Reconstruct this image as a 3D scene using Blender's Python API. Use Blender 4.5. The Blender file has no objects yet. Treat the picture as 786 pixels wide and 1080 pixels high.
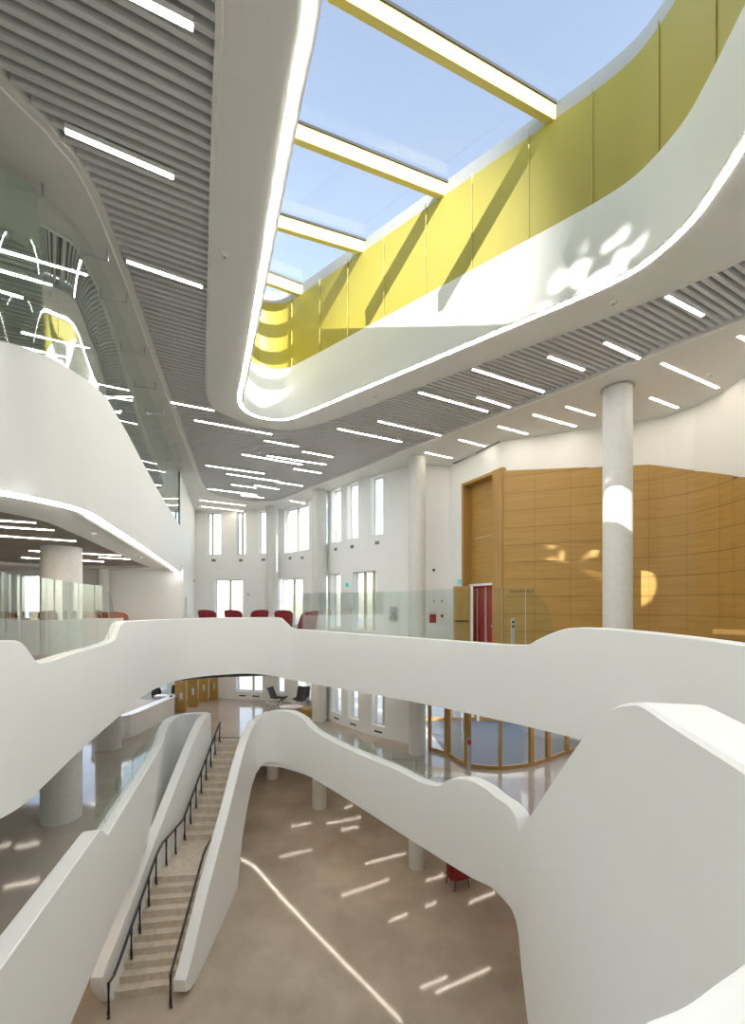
import bpy, bmesh, math, random
from mathutils import Vector, Matrix
from mathutils.geometry import delaunay_2d_cdt
from bisect import bisect_right

random.seed(7)
SC = bpy.context.scene
COL = SC.collection
# ------------------------------------------------------------------ survey helpers
# Heights are metres relative to the eye of the photographer (EZ above the ground floor).
F, CX, HY, EZ = 460.0, 393.0, 637.0, 9.4
L0, L1, L2, L3, CEIL = -9.4, -5.37, -1.8, 2.25, 5.24

def pt(px, s, z):            # bearing px, scale s (pixels per metre) and height -> world point
    return Vector(((px - CX) / s, F / s, z + EZ))
def onz(px, py, z):          # bearing on a level of known height
    return pt(px, (HY - py) / z, z)
def XY(px, s): return ((px - CX) / s, F / s)
def xy_on(px, py, z): return XY(px, (HY - py) / z)

def lin(tab):
    xs = [t[0] for t in tab]; ys = [t[1] for t in tab]
    def f(x):
        if x <= xs[0]:  i = 0
        elif x >= xs[-1]: i = len(xs) - 2
        else: i = bisect_right(xs, x) - 1
        return ys[i] + (ys[i+1] - ys[i]) * (x - xs[i]) / (xs[i+1] - xs[i])
    return f
def smooth(tab):             # monotone cubic
    xs = [float(t[0]) for t in tab]; ys = [float(t[1]) for t in tab]; n = len(xs)
    d = [(ys[i+1]-ys[i])/(xs[i+1]-xs[i]) for i in range(n-1)]
    m = [d[0]] + [0.0]*(n-2) + [d[-1]]
    for i in range(1, n-1):
        if d[i-1]*d[i] > 0:
            h0, h1 = xs[i]-xs[i-1], xs[i+1]-xs[i]
            w1, w2 = 2*h1+h0, h1+2*h0
            m[i] = (w1+w2)/(w1/d[i-1]+w2/d[i])
    def f(x):
        i = min(max(bisect_right(xs, x)-1, 0), n-2)
        h = xs[i+1]-xs[i]; t = (x-xs[i])/h
        return (ys[i]*(1+2*t)*(1-t)**2 + m[i]*h*t*(1-t)**2 + ys[i+1]*t*t*(3-2*t) + m[i+1]*h*t*t*(t-1))
    return f
def frange(a, b, st):
    n = max(1, int(math.ceil((b-a)/st)))
    return [a + (b-a)*i/n for i in range(n+1)]
def catmull(pts, per=8, closed=True):
    out = []; n = len(pts)
    rng = range(n) if closed else range(n-1)
    for i in rng:
        if closed: p0, p1, p2, p3 = pts[i-1], pts[i], pts[(i+1)%n], pts[(i+2)%n]
        else: p0, p1, p2, p3 = pts[max(i-1,0)], pts[i], pts[i+1], pts[min(i+2,n-1)]
        P = [Vector(p) for p in (p0,p1,p2,p3)]
        t0 = 0.0; t1 = t0+max((P[1]-P[0]).length,1e-4)**.5; t2 = t1+max((P[2]-P[1]).length,1e-4)**.5; t3 = t2+max((P[3]-P[2]).length,1e-4)**.5
        for k in range(per):
            t = t1+(t2-t1)*k/per
            A1 = P[0]*((t1-t)/(t1-t0))+P[1]*((t-t0)/(t1-t0)); A2 = P[1]*((t2-t)/(t2-t1))+P[2]*((t-t1)/(t2-t1)); A3 = P[2]*((t3-t)/(t3-t2))+P[3]*((t-t2)/(t3-t2))
            B1 = A1*((t2-t)/(t2-t0))+A2*((t-t0)/(t2-t0)); B2 = A2*((t3-t)/(t3-t1))+A3*((t-t1)/(t3-t1))
            out.append(B1*((t2-t)/(t2-t1))+B2*((t-t1)/(t2-t1)))
    if not closed: out.append(Vector(pts[-1]))
    return out
def left_normals(P, closed=False):
    n = len(P); out = []
    for i in range(n):
        a = P[i-1] if (closed or i > 0) else P[i]; b = P[(i+1)%n] if (closed or i < n-1) else P[i]
        d = Vector((b[0]-a[0], b[1]-a[1]))
        d = d.normalized() if d.length > 1e-9 else Vector((1,0))
        out.append(Vector((-d.y, d.x)))
    return out
def inside(p, poly):
    x, y = p; c = False; j = len(poly)-1
    for i in range(len(poly)):
        xi, yi = poly[i][0], poly[i][1]; xj, yj = poly[j][0], poly[j][1]
        if (yi > y) != (yj > y) and x < (xj-xi)*(y-yi)/(yj-yi)+xi: c = not c
        j = i
    return c

# ------------------------------------------------------------------ materials
def mat(name, col, rough=.6, metal=0., noise=None, bump=None, emit=None, spec=.5, coat=0.):
    m = bpy.data.materials.new(name); m.use_nodes = True
    nt = m.node_tree; b = nt.nodes['Principled BSDF']
    b.inputs['Base Color'].default_value = (*col, 1); b.inputs['Roughness'].default_value = rough
    b.inputs['Metallic'].default_value = metal; b.inputs['Specular IOR Level'].default_value = spec
    if coat: b.inputs['Coat Weight'].default_value = coat; b.inputs['Coat Roughness'].default_value = .05
    tc = nt.nodes.new('ShaderNodeTexCoord')
    if noise:                       # (scale vector, colour a, colour b, detail)
        mp = nt.nodes.new('ShaderNodeMapping'); mp.inputs['Scale'].default_value = noise[0]
        nt.links.new(tc.outputs['Object'], mp.inputs['Vector'])
        nz = nt.nodes.new('ShaderNodeTexNoise'); nz.inputs['Scale'].default_value = 1; nz.inputs['Detail'].default_value = noise[3]
        nz.inputs['Roughness'].default_value = .6
        nt.links.new(mp.outputs['Vector'], nz.inputs['Vector'])
        cr = nt.nodes.new('ShaderNodeValToRGB'); cr.color_ramp.elements[0].position = .3; cr.color_ramp.elements[1].position = .7
        cr.color_ramp.elements[0].color = (*noise[1], 1); cr.color_ramp.elements[1].color = (*noise[2], 1)
        nt.links.new(nz.outputs['Fac'], cr.inputs['Fac']); nt.links.new(cr.outputs['Color'], b.inputs['Base Color'])
    if bump:                        # (scale, strength, distance)
        nb = nt.nodes.new('ShaderNodeTexNoise'); nb.inputs['Scale'].default_value = bump[0]; nb.inputs['Detail'].default_value = 2
        nt.links.new(tc.outputs['Object'], nb.inputs['Vector'])
        bp = nt.nodes.new('ShaderNodeBump'); bp.inputs['Strength'].default_value = bump[1]; bp.inputs['Distance'].default_value = bump[2]
        nt.links.new(nb.outputs['Fac'], bp.inputs['Height']); nt.links.new(bp.outputs['Normal'], b.inputs['Normal'])
    if emit:
        b.inputs['Emission Color'].default_value = (*emit[0], 1); b.inputs['Emission Strength'].default_value = emit[1]
    return m
def glass(name, tint, refl=.5, ior=1.45):
    m = bpy.data.materials.new(name); m.use_nodes = True; nt = m.node_tree
    nt.nodes.remove(nt.nodes['Principled BSDF']); out = nt.nodes['Material Output']
    t = nt.nodes.new('ShaderNodeBsdfTransparent'); t.inputs['Color'].default_value = (*tint, 1)
    g = nt.nodes.new('ShaderNodeBsdfGlossy'); g.inputs['Roughness'].default_value = 0.0; g.inputs['Color'].default_value = (.9,.95,.93,1)
    fr = nt.nodes.new('ShaderNodeFresnel'); fr.inputs['IOR'].default_value = ior
    mu = nt.nodes.new('ShaderNodeMath'); mu.operation = 'MULTIPLY'; mu.inputs[1].default_value = refl
    mx = nt.nodes.new('ShaderNodeMixShader')
    nt.links.new(fr.outputs[0], mu.inputs[0]); nt.links.new(mu.outputs[0], mx.inputs[0])
    nt.links.new(t.outputs[0], mx.inputs[1]); nt.links.new(g.outputs[0], mx.inputs[2]); nt.links.new(mx.outputs[0], out.inputs['Surface'])
    return m
LED = 11.0
M = dict(
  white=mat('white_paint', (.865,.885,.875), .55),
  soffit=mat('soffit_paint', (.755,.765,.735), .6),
  floor0=mat('polished_concrete_dark', (.3,.25,.2), .075, noise=((.45,.45,.45),(.36,.30,.235),(.53,.455,.37),7), bump=(.9,.03,.02), spec=.6),
  floor1=mat('polished_concrete_light', (.4,.33,.26), .08, noise=((.5,.5,.5),(.38,.33,.275),(.50,.445,.385),6), bump=(.9,.03,.02), spec=.6),
  column=mat('column_concrete', (.6,.58,.53), .7, noise=((9,9,9),(.63,.635,.605),(.70,.705,.675),6)),
  tread=mat('stair_stone', (.55,.47,.38), .5, noise=((7,7,7),(.52,.45,.35),(.70,.62,.51),8)),
  wood=mat('oak_veneer', (.5,.3,.09), .42, noise=((.9,.9,16),(.40,.238,.058),(.49,.297,.082),4)),
  oak2=mat('oak_frame', (.45,.27,.09), .4, noise=((12,12,.8),(.38,.22,.06),(.47,.285,.085),4)),
  benchoak=mat('bench_oak', (.68,.40,.13), .4, noise=((.9,9,9),(.62,.36,.11),(.72,.44,.16),3)),
  oakdark=mat('dark_worktop', (.40,.28,.18), .4),
  groove=mat('panel_joint_shadow_gap', (.17,.10,.035), .8),
  yellow=mat('yellow_mesh', (.6,.5,.08), .45, noise=((.25,.25,.12),(.44,.385,.06),(.50,.435,.075),2)),
  beam=mat('yellow_beam_paint', (.70,.61,.22), .4),
  seam=mat('mesh_seam', (.55,.47,.14), .5),
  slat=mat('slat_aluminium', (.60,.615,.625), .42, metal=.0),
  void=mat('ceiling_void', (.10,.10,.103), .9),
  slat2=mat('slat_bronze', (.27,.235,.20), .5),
  black=mat('black_metal', (.02,.02,.02), .4),
  grey=mat('grey_metal', (.45,.46,.46), .4),
  steel=mat('stainless_steel', (.6,.61,.62), .3, metal=.8),
  red=mat('red_upholstery', (.24,.014,.022), .7),
  terra=mat('terracotta_upholstery', (.34,.13,.075), .75),
  brown=mat('brown_upholstery', (.27,.13,.06), .75),
  blackleather=mat('black_leather', (.03,.028,.027), .45),
  shell=mat('white_plastic', (.82,.82,.80), .35),
  mull=mat('mullion_tan', (.55,.5,.36), .5),
  led_fill=mat('led_diffuser_fill', (1,1,1), .5, emit=((1,.985,.965), 42.0)),  # extra-bright diffuser for the added fill strips
  ledg=mat('led_diffuser_border', (1,1,1), .5, emit=((1,.86,.70), 9.0)),
  ledf=mat('led_diffuser_soft', (1,1,1), .5, emit=((1,.86,.72), 5.0)),
  ledw=mat('led_diffuser_warm', (1,1,1), .5, emit=((1,.84,.68), 22.0)),
  ledm=mat('led_diffuser', (1,1,1), .5, emit=((1,.985,.965), LED)),
  led2=mat('led_strip', (1,1,1), .5, emit=((1,.96,.92), 10.0)),
  teal=mat('teal_sign', (.0,.32,.30), .5, emit=((.0,.45,.4), .25)),
  redp=mat('red_paint', (.45,.03,.03), .5),
  mat=mat('entrance_mat', (.13,.14,.16), .55),
  plaza=mat('plaza_paving', (.55,.54,.52), .8, noise=((.2,.2,.2),(.50,.49,.47),(.60,.59,.57),4)),
  brick=mat('orange_brick', (.55,.27,.12), .8, noise=((1.2,1.2,5),(.5,.25,.11),(.62,.36,.2),4)),
  tower=mat('tower_concrete', (.45,.46,.48), .7),
  desk=mat('desk_white', (.80,.79,.77), .3),
  gl=glass('guard_glass', (.82,.895,.865), .33),
  gl2=glass('guard_glass_thin', (.83,.90,.87), .12),
  gl4=glass('guard_glass_reflective', (.82,.895,.865), .24),
  gl3=glass('tall_green_glass', (.74,.845,.77), .8, 1.5),
  glw=glass('window_glass', (.95,.97,.97), .5),
  glr=glass('roof_glass', (.95,.97,.985), .05),
)
# ------------------------------------------------------------------ object helpers
def finish(bm, name, m, parent=None, ang=35, kind=None, merge=True, loc=None):
    if merge: bmesh.ops.remove_doubles(bm, verts=bm.verts, dist=1e-5)
    bmesh.ops.recalc_face_normals(bm, faces=bm.faces)
    for f in bm.faces: f.smooth = True
    a = math.radians(ang)
    for e in bm.edges:
        e.smooth = not (len(e.link_faces) != 2 or e.calc_face_angle(0) > a)
    me = bpy.data.meshes.new(name); bm.to_mesh(me); bm.free()
    me.materials.append(M[m] if isinstance(m, str) else m)
    o = bpy.data.objects.new(name, me); COL.objects.link(o)
    if parent: o.parent = parent
    if kind: o['kind'] = kind
    return o
def tag(o, label, cat, group=None, kind=None):
    o['label'] = label; o['category'] = cat
    if group: o['group'] = group
    if kind: o['kind'] = kind
    return o
def thing(name, label, cat, loc=(0,0,0), group=None, rz=0):
    o = bpy.data.objects.new(name, None); COL.objects.link(o); o.location = loc; o.rotation_euler.z = rz
    o.empty_display_size = .2
    return tag(o, label, cat, group)
def kids(o): return [c for c in bpy.data.objects if c.parent == o]
def copy_tree(o, parent=None):
    c = o.copy(); COL.objects.link(c); c.parent = parent
    for ch in kids(o): copy_tree(ch, c)
    return c
def quad(bm, a, b, c, d):
    vs = [bm.verts.new(p) for p in (a,b,c,d)]
    try: return bm.faces.new(vs)
    except ValueError: return None
def box(bm, x0, x1, y0, y1, z0, z1, mtx=None, bev=0):
    r = bmesh.ops.create_cube(bm, size=1)
    T = Matrix.Translation(((x0+x1)/2,(y0+y1)/2,(z0+z1)/2)) @ Matrix.Diagonal((x1-x0,y1-y0,z1-z0,1))
    if mtx is not None: T = mtx @ T
    bmesh.ops.transform(bm, matrix=T, verts=r['verts'])
    if bev:
        es = list({e for v in r['verts'] for e in v.link_edges})
        bmesh.ops.bevel(bm, geom=es, offset=bev, segments=2, affect='EDGES')
def bar(bm, a, b, w, h):            # box beam from a to b, h tall
    a, b = Vector(a), Vector(b); d = b-a; L = d.length
    x = d.normalized(); up = Vector((0,0,1)); y = up.cross(x)
    y = y.normalized() if y.length > 1e-5 else Vector((0,1,0)); z = x.cross(y)
    m = Matrix((x,y,z)).transposed().to_4x4(); m.translation = (a+b)/2
    box(bm, -L/2, L/2, -w/2, w/2, -h/2, h/2, m)
def tube(bm, pts, r, seg=8):
    P = [Vector(p) for p in pts]; rings = []
    for i, p in enumerate(P):
        d = (P[min(i+1,len(P)-1)]-P[max(i-1,0)]).normalized()
        u = d.cross(Vector((0,0,1)));
        if u.length < 1e-3: u = Vector((1,0,0))
        u.normalize(); v = d.cross(u)
        rings.append([bm.verts.new(p+u*(r*math.cos(2*math.pi*k/seg))+v*(r*math.sin(2*math.pi*k/seg))) for k in range(seg)])
    for a, b in zip(rings, rings[1:]):
        for k in range(seg): bm.faces.new((a[k], a[(k+1)%seg], b[(k+1)%seg], b[k]))
    bm.faces.new(rings[0]); bm.faces.new(rings[-1][::-1])
def cyl(bm, x, y, z0, z1, r, seg=40, r2=None):
    r2 = r if r2 is None else r2
    a = [bm.verts.new((x+r*math.cos(2*math.pi*k/seg), y+r*math.sin(2*math.pi*k/seg), z0)) for k in range(seg)]
    b = [bm.verts.new((x+r2*math.cos(2*math.pi*k/seg), y+r2*math.sin(2*math.pi*k/seg), z1)) for k in range(seg)]
    for k in range(seg): bm.faces.new((a[k], a[(k+1)%seg], b[(k+1)%seg], b[k]))
    bm.faces.new(a[::-1]); bm.faces.new(b)
def poly_sheet(loops, keep, z, bm, thick=0):
    """triangulated flat sheet bounded by closed loops; keep(centroid) says what stays"""
    vs = []; es = []
    for lp in loops:
        n0 = len(vs); vs += [Vector((p[0], p[1])) for p in lp]
        es += [(n0+i, n0+(i+1)%len(lp)) for i in range(len(lp))]
    V, E_, Fc, *_ = delaunay_2d_cdt(vs, es, [], 0, 1e-6)
    bv = {}
    for f in Fc:
        c = sum((V[i] for i in f), Vector((0,0)))/len(f)
        if not keep(c): continue
        for zz in ((z,) if not thick else (z, z-thick)):
            ids = []
            for i in f:
                if (i,zz) not in bv: bv[(i,zz)] = bm.verts.new((V[i].x, V[i].y, zz))
                ids.append(bv[(i,zz)])
            bm.faces.new(ids)

# ================================================================== CEILING
def P5(lst): return [xy_on(x, y, CEIL) for x, y in lst]
O_pts = P5([(0,81),(36,117.5),(53,134),(67,152),(81,168),(93,187),(104,209),(115.5,236),(127,267),(140,302),(160,360),(174,400),(192.6,452),
            (204,483),(211,503),(217,514.5),(226,521.5),(247,526.5),(271.6,528.8),(290,528.2),(306,523),(322.5,516),(340,509.5),(381,494),(421,477),
            (462,461.5),(500,446.8),(570,420),(640,392.3),(786,335)])
FOOT = [Vector(p) for p in [(-18.2,-16.2),(-18.2,12.3),(-18.2,25.2)]+[XY(x,s_*.994) for x,s_ in ((200,18.6),(240,18.6),(300,19.1),(325,20.5),(346.6,22.7),(363,24),(385,25.4),(405,26.4),(430,27.5),(449,27.9),(474,27.7),(528,32.7),(637,35.7),(701,37.6),(733,39.7),(761,42.6),(786,45.9),(820,51),(870,60))]+[(9.0,3.2),(9.0,-16.2)]]
O_poly = [Vector(p) for p in [(-12,1.2),(-8,2.0),(-5.4,3.1),(-4.25,3.85)]] + catmull(O_pts, 4, False) + [Vector(p) for p in [(8.2,6.35),(10,4.2),(11.5,2.4),(12,-3.4),(-12,-3.4)]]
R_pts = [(-1.0,2.3)] + P5([(226.9,0),(224.5,90),(221,200),(218.5,310),(216.8,385),(217.2,412),(221,425),(229,433.5),(241,439.3),(265.5,449),(286,452.6),(304,453.6),(322.5,451.4),(340,446.8),
            (381,432),(421,416.5),(462,401),(490,390.8),(565,363),(640,335.3),(720,303.5),(786,274)]) + [(6.35,5.2),(6.25,3.2),(5.5,1.4),(4.2,.1),(2,-.7),(.3,-.4),(-.6,.7)]
R_poly = catmull(R_pts, 6, True)
K_pts = P5([(327,0),(311,90),(291.5,200),(271,320),(256,402),(252.5,420),(256,430.5),(266,437.4),(278,441.2),(294,442.8),(306,441.6),(319,437),(340,428.5),(407.6,400),(500,361),(570,331.5),(600,318.7),
            (640,301),(675,282),(705,258),(732,231),(754.6,200),(786,152)]) + [(4.12,4.3),(3.8,3.2),(3.15,2.2),(2.2,1.4),(1.1,1.05),(.3,1.3),(-.15,2.1)]
K_poly = catmull(K_pts, 6, True)
def area(P): return .5*sum(P[i-1][0]*P[i][1]-P[i][0]*P[i-1][1] for i in range(len(P)))
def offs(P, d):                    # positive = outward
    sg = 1 if area(P) < 0 else -1
    return [Vector((p[0],p[1]))+n*d*sg for p, n in zip(P, left_normals(P, True))]
zc = CEIL+EZ
K_in, K_l0, K_l1 = offs(K_poly, -.10), offs(K_poly, -.045), offs(K_poly, .034)

bm = bmesh.new()
big = [(-18,-16),(14,-16),(14,27),(-18,27)]
poly_sheet([big, O_poly, FOOT], lambda c: not inside(c, O_poly) and inside(c, FOOT), zc, bm)
poly_sheet([R_poly, K_in], lambda c: inside(c, R_poly) and not inside(c, K_in), zc, bm)
for lp, h in ((O_poly, .16), (R_poly, .16)):          # upstand rims beside the slats
    for i in range(len(lp)):
        a, b = lp[i-1], lp[i]; quad(bm, (a[0],a[1],zc), (b[0],b[1],zc), (b[0],b[1],zc+h), (a[0],a[1],zc+h))
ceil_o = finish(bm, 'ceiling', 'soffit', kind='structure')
# bevelled bright edge trim along the slat field
bm = bmesh.new()
for lp, d in ((O_poly, .10), (R_poly, -.07)):
    q = offs(lp, d)
    for i in range(len(lp)):
        quad(bm, (*lp[i-1],zc+.045), (*lp[i],zc+.045), (*q[i],zc-.012), (*q[i-1],zc-.012))
finish(bm, 'trim_1', 'white', kind='structure')
# slats
BD = Vector((.882,.471)); BN = Vector((-.471,.882))
def intervals(t, polys_in, polys_out, step=None):
    cuts = []
    for P in polys_in+polys_out:
        for i in range(len(P)):
            a, b = Vector(P[i-1]), Vector(P[i]); ta, tb = a.dot(BN)-t, b.dot(BN)-t
            if (ta > 0) != (tb > 0):
                k = ta/(ta-tb); cuts.append((a+(b-a)*k).dot(BD))
    cuts.sort(); out = []
    for u0, u1 in zip(cuts, cuts[1:]):
        c = BD*((u0+u1)/2)+BN*t
        if all(inside(c, P) for P in polys_in) and not any(inside(c, P) for P in polys_out) and u1-u0 > .02: out.append((u0,u1))
    return out
def slat_field(name, m, pin, pout, z, t0, t1, pitch, w, h, parent=None):
    bm = bmesh.new(); t = t0
    prof = [(-w/2, h), (-w/2, .03), (-w*.36, .004), (0, 0), (w*.36, .004), (w/2, .03), (w/2, h)]
    while t < t1:
        for u0, u1 in intervals(t, pin, pout):
            A = []; B = []
            for dt, dz in prof:
                for u, L in ((u0,A),(u1,B)):
                    p = BD*u+BN*(t+dt); L.append(bm.verts.new((p.x,p.y,z+dz)))
            for i in range(len(prof)-1): bm.faces.new((A[i],A[i+1],B[i+1],B[i]))
        t += pitch
    return finish(bm, name, m, parent, merge=False, ang=50)
slats = slat_field('slatted_panel', 'slat', [O_poly], [R_poly], zc+.05, -8.0, 24, .135, .082, .10, ceil_o)
bm = bmesh.new()
poly_sheet([O_poly, R_poly], lambda c: inside(c, O_poly) and not inside(c, R_poly), zc+.19, bm)
finish(bm, 'ceiling_void_lining', 'void', ceil_o)

# ================================================================== SKYLIGHT
zw, zy, zt = 6.63+EZ, 8.5+EZ, 8.84+EZ
def band(name, m, P, z0, z1, parent=None, kind=None):
    bm = bmesh.new()
    for i in range(len(P)): quad(bm, (*P[i-1],z0), (*P[i],z0), (*P[i],z1), (*P[i-1],z1))
    return finish(bm, name, m, parent, kind=kind)
band('trim_2', 'white', K_in, zc, zw, kind='structure')
sk = thing('skylight', 'long rounded roof skylight with yellow cross beams and clear glass', 'skylight', (1,7,zc))
def sub(o, root):                   # keep world placement under a moved root
    o.parent = root; o.matrix_parent_inverse = Matrix.Translation(root.location).inverted() if root.rotation_euler.z == 0 else (Matrix.Translation(root.location) @ Matrix.Rotation(root.rotation_euler.z,4,'Z')).inverted()
    return o
K_y = offs(K_poly, -.085)
ys = thing('mesh_screen', 'yellow perforated metal screen lining the upper skylight well', 'screen', (1,7,zw))
sub(band('mesh_panel', 'yellow', K_y, zw, zy), ys)
q = offs(K_y, -.012)                      # vertical seams
acc = 0; last = None
for i in range(len(K_y)):
    if last is not None: acc += (K_y[i]-last).length
    last = K_y[i]
    if acc > .98:
        acc = 0; bm = bmesh.new(); cyl(bm, q[i].x, q[i].y, zw, zy+.06, .012, 8)
        sub(finish(bm, 'seam_rod', 'seam'), ys)
sub(band('curb_frame', 'grey', offs(K_poly, -.03), zy, zt), sk)
bm = bmesh.new(); poly_sheet([offs(K_poly,-.03)], lambda c: inside(c, K_poly), zt, bm)
sub(finish(bm, 'glass_pane', 'glr'), sk)
for a, b in (((.75,4.2),(4.35,5.75)), ((-.62,6.1),(3.2,7.72)), ((-1.6,7.94),(1.65,9.2)), ((-2.4,9.79),(-.02,10.68)), ((-3.1,11.42),(-1.7,12.2))):
    bm = bmesh.new(); bar(bm, (*a, zy+.14), (*b, zy+.14), .12, .28)
    r = sub(finish(bm, 'beam', 'beam'), sk)
    bm = bmesh.new(); bar(bm, (*a, zy+.305), (*b, zy+.305), .17, .05)
    g = sub(finish(bm, 'gasket', 'black'), sk); g.parent = r; g.matrix_parent_inverse = r.matrix_parent_inverse.copy()
    g.matrix_parent_inverse = Matrix.Identity(4)
def ribbon(name, P, Q, z, m, closed=True):
    bm = bmesh.new()
    for i in range(0 if closed else 1, len(P)): quad(bm, (*P[i-1],z), (*P[i],z), (*Q[i],z), (*Q[i-1],z))
    return finish(bm, name, m)
tag(ribbon('light_strip', K_l0, K_l1, zc-.006, 'led2'), 'continuous glowing strip around the skylight opening', 'light strip')

# ================================================================== PARAPETS / FASCIAS (px -> vertical wall)
def fascia(name, a, b, step, s, yt, yb, t, zback, extra=(), zb_fix=None):
    xs = sorted(set(frange(a, b, step)) | set(e for e in extra if a < e < b))
    base = [Vector(XY(x, s(x))) for x in xs]
    N = left_normals(base)
    bm = bmesh.new(); rows = []
    for x, p, n in zip(xs, base, N):
        S = s(x); zt_ = -(yt(x)-HY)/S; zb = -(yb(x)-HY)/S if yb else zb_fix(x)
        zb = max(zb, L0)
        q = p+n*t; c = .018
        zk = min(max(zback if not callable(zback) else zback(x), zb), zt_-.03)
        i1, i2 = p+n*c, q-n*c
        rows.append([(p.x,p.y,zb+EZ), (p.x,p.y,zt_-c+EZ), (i1.x,i1.y,zt_+EZ), (i2.x,i2.y,zt_+EZ), (q.x,q.y,zt_-c+EZ), (q.x,q.y,zk+EZ), (q.x,q.y,zb+EZ)])
    rv = [[bm.verts.new(v) for v in r] for r in rows]
    for r0, r1 in zip(rv, rv[1:]):
        for i in range(7):
            j = (i+1)%7
            try: bm.faces.new((r0[i], r0[j], r1[j], r1[i]))
            except ValueError: pass
    for r in (rv[0], rv[-1]):
        try: bm.faces.new(r)
        except ValueError: pass
    return finish(bm, name, 'white', kind='structure', ang=32), xs, base, N

# bridge at the second upper level
sB = smooth([(-357,153),(-60,98),(0,78),(20,73),(45,63),(80,50),(110,43),(125,39.5),(140,36),(160,32.5),(190,30),(220,29),(260,28.3),(290,28),(306,28),(340,29.8),(369,32),(430,36.5),(500,41.8),(556,45),(600,49.5),(640,54),(700,66),(786,88),(900,124)])
yBt = smooth([(-357,713),(-60,680),(0,675.4),(18,675.2),(24,678),(39,697),(42,698.6),(46,698),(80,687.8),(118,676.4),(122,674),(128.5,657.5),(132,655.4),(150,654.3),(190,652.6),(240,651.4),(290,651.2),(296,652),(306,661.6),(310,663.4),(330,664.8),(369,668),(430,672.4),(500,677.5),(550,680.4),(557,680),(566,675),(590,665),(600,662.5),(612,661.9),(640,663.2),(700,669),(786,680.5),(900,700)])
yBb = smooth([(-357,1073),(-60,900),(0,864),(20,852),(47,828),(83,793),(125,756),(146,737.5),(160,728.5),(175,721.5),(193,716.5),(230,712),(262,710.5),(282,712),(305,716.5),(329,721),(430,739),(524,759),(612,780),(700,805),(786,838),(900,893)])
ex = [24,39,42,46,118,122,128.5,132,290,296,306,310,550,557,566,590,600]
brO, brx, brP, brN = fascia('wall_bridge', -357, 900, 5, sB, yBt, yBb, .26, L2, ex)
# lower atrium edge with the stair's outer side
sR = smooth([(196,44.7),(205,42.7),(230,37.0),(252,31.6),(258,30.2),(264,28.9),(270,28.1),(280,27.75),(292,27.9),(305,28.4),(318,29.1),(330,29.9),(395,35.5),(465,42.2),(485,44.5),(530,51),(547,55)])
yRt = smooth([(196,1034),(199,1024),(218.7,942),(243,850),(254.5,803),(262,778),(271,760),(281,752),(290,750),(300,750),(310,752.5),(318,757),(325,764.5),(330,769.5),(335,773),(415,810),(458,828.2),(463,828.4),(468,825.5),(476,821.6),(489,821.2),(510,829.5),(524,841),(537,850.5),(545,864),(547,877)])
yRb = smooth([(196,1046),(203,1042),(230,985),(251,935),(253.5,908),(256,882),(262,847),(266,828),(270,816),(276,807.5),(284,803.7),(295,803.7),(305,807),(320,815),(440,890),(500,927),(524,939),(534,949),(540,960),(544,970),(546,979.5),(547,985)])
exR = [197,199,251,253.5,256,262,266,270,276,281,318,325,330,335,458,463,468,476,524,534,537,540,544,545,546]
lrO, lrx, lrP, lrN = fascia('wall_atrium_edge', 196, 547, 5, sR, yRt, yRb, .30, lambda x: L1 if x > 268 else -9, exR)
# left atrium edge
sL = lambda x: smooth([(168,33.2),(174,31.0),(180,29.4),(188,28.1),(198,27.6),(208,27.8),(217,28.6)])(x) if x > 168 else 93-.356*x
yLt = lin([(-500,1759),(-60,1112),(0,1022),(104,876.5),(106.5,874.6),(108.5,874.8),(110.5,877.2),(112.5,880.2),(114.5,879.5),(169,789),(171,785),(172.5,780),(175,771.5),(178,764.5),(182,759),(189,755),(198,753.3),(208,752.6),(217,752.6)])
loO, lox, loP, loN = fascia('wall_left_edge', -500, 212, 4, sL, yLt, None, .30, L1, [104,106.5,108.5,110.5,112.5,114.5,169,171,172.5,175,178,182], lambda x: -6.67)
# upper left balcony
s3 = smooth([(-420,160),(-150,120),(-60,104),(0,89),(44,84),(67,80),(89,75.5),(108,69.5),(125,62),(140,54),(165,40),(192,26)])
y3t = smooth([(-420,136),(-150,300),(-60,343),(0,358.5),(30,367),(67,384.5),(100,406.5),(113,420),(122,435),(133,453.5),(150,486),(173,527),(192,557)])
y3b = smooth([(-420,423),(-150,495),(-60,508),(0,517.5),(47,526.5),(80,534.5),(97,541),(113,551),(133,564),(167,587.5),(192,605.5)])
b3O, b3x, b3P, b3N = fascia('wall_balcony', -420, 192, 4, s3, y3t, y3b, .22, L3, [113,122])
# glowing strip under the balcony edge
bm = bmesh.new()
for i in range(1, len(b3x)):
    q = []
    for k in (i-1, i):
        x, p, n = b3x[k], b3P[k], b3N[k]; zb = -(y3b(x)-HY)/s3(x)
        c = p+n*.02; q += [(c.x,c.y,zb+EZ+.012), (c.x,c.y,zb+EZ-.05)]
    quad(bm, q[0], q[1], q[3], q[2])
tag(finish(bm, 'light_strip', 'led2'), 'glowing strip under the edge of the white upper left balcony', 'light strip')

# camera stair wall, in front on the right
sW = lin([(547,55.2),(671,206),(786,342),(1000,640)])
yWt = smooth([(547,877),(557,863),(585,820.5),(612,780.5),(626,763),(634,755),(647,745),(660,741),(672,740.3),(682,745),(700,757),(786,811),(1000,960)])
def yWb(x):
    if x < 549.9: return lin([(547,985),(550,1020)])(x)
    if x < 562: return lin([(550,1020),(557,1080),(562,1160)])(x)
    return HY+9.4*sW(x)
fascia('wall_stair_front', 547, 1000, 6, sW, yWt, yWb, .30, -9, [550,557,562,612,626,634,641,647,653,660,666,672,677,682])
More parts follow.
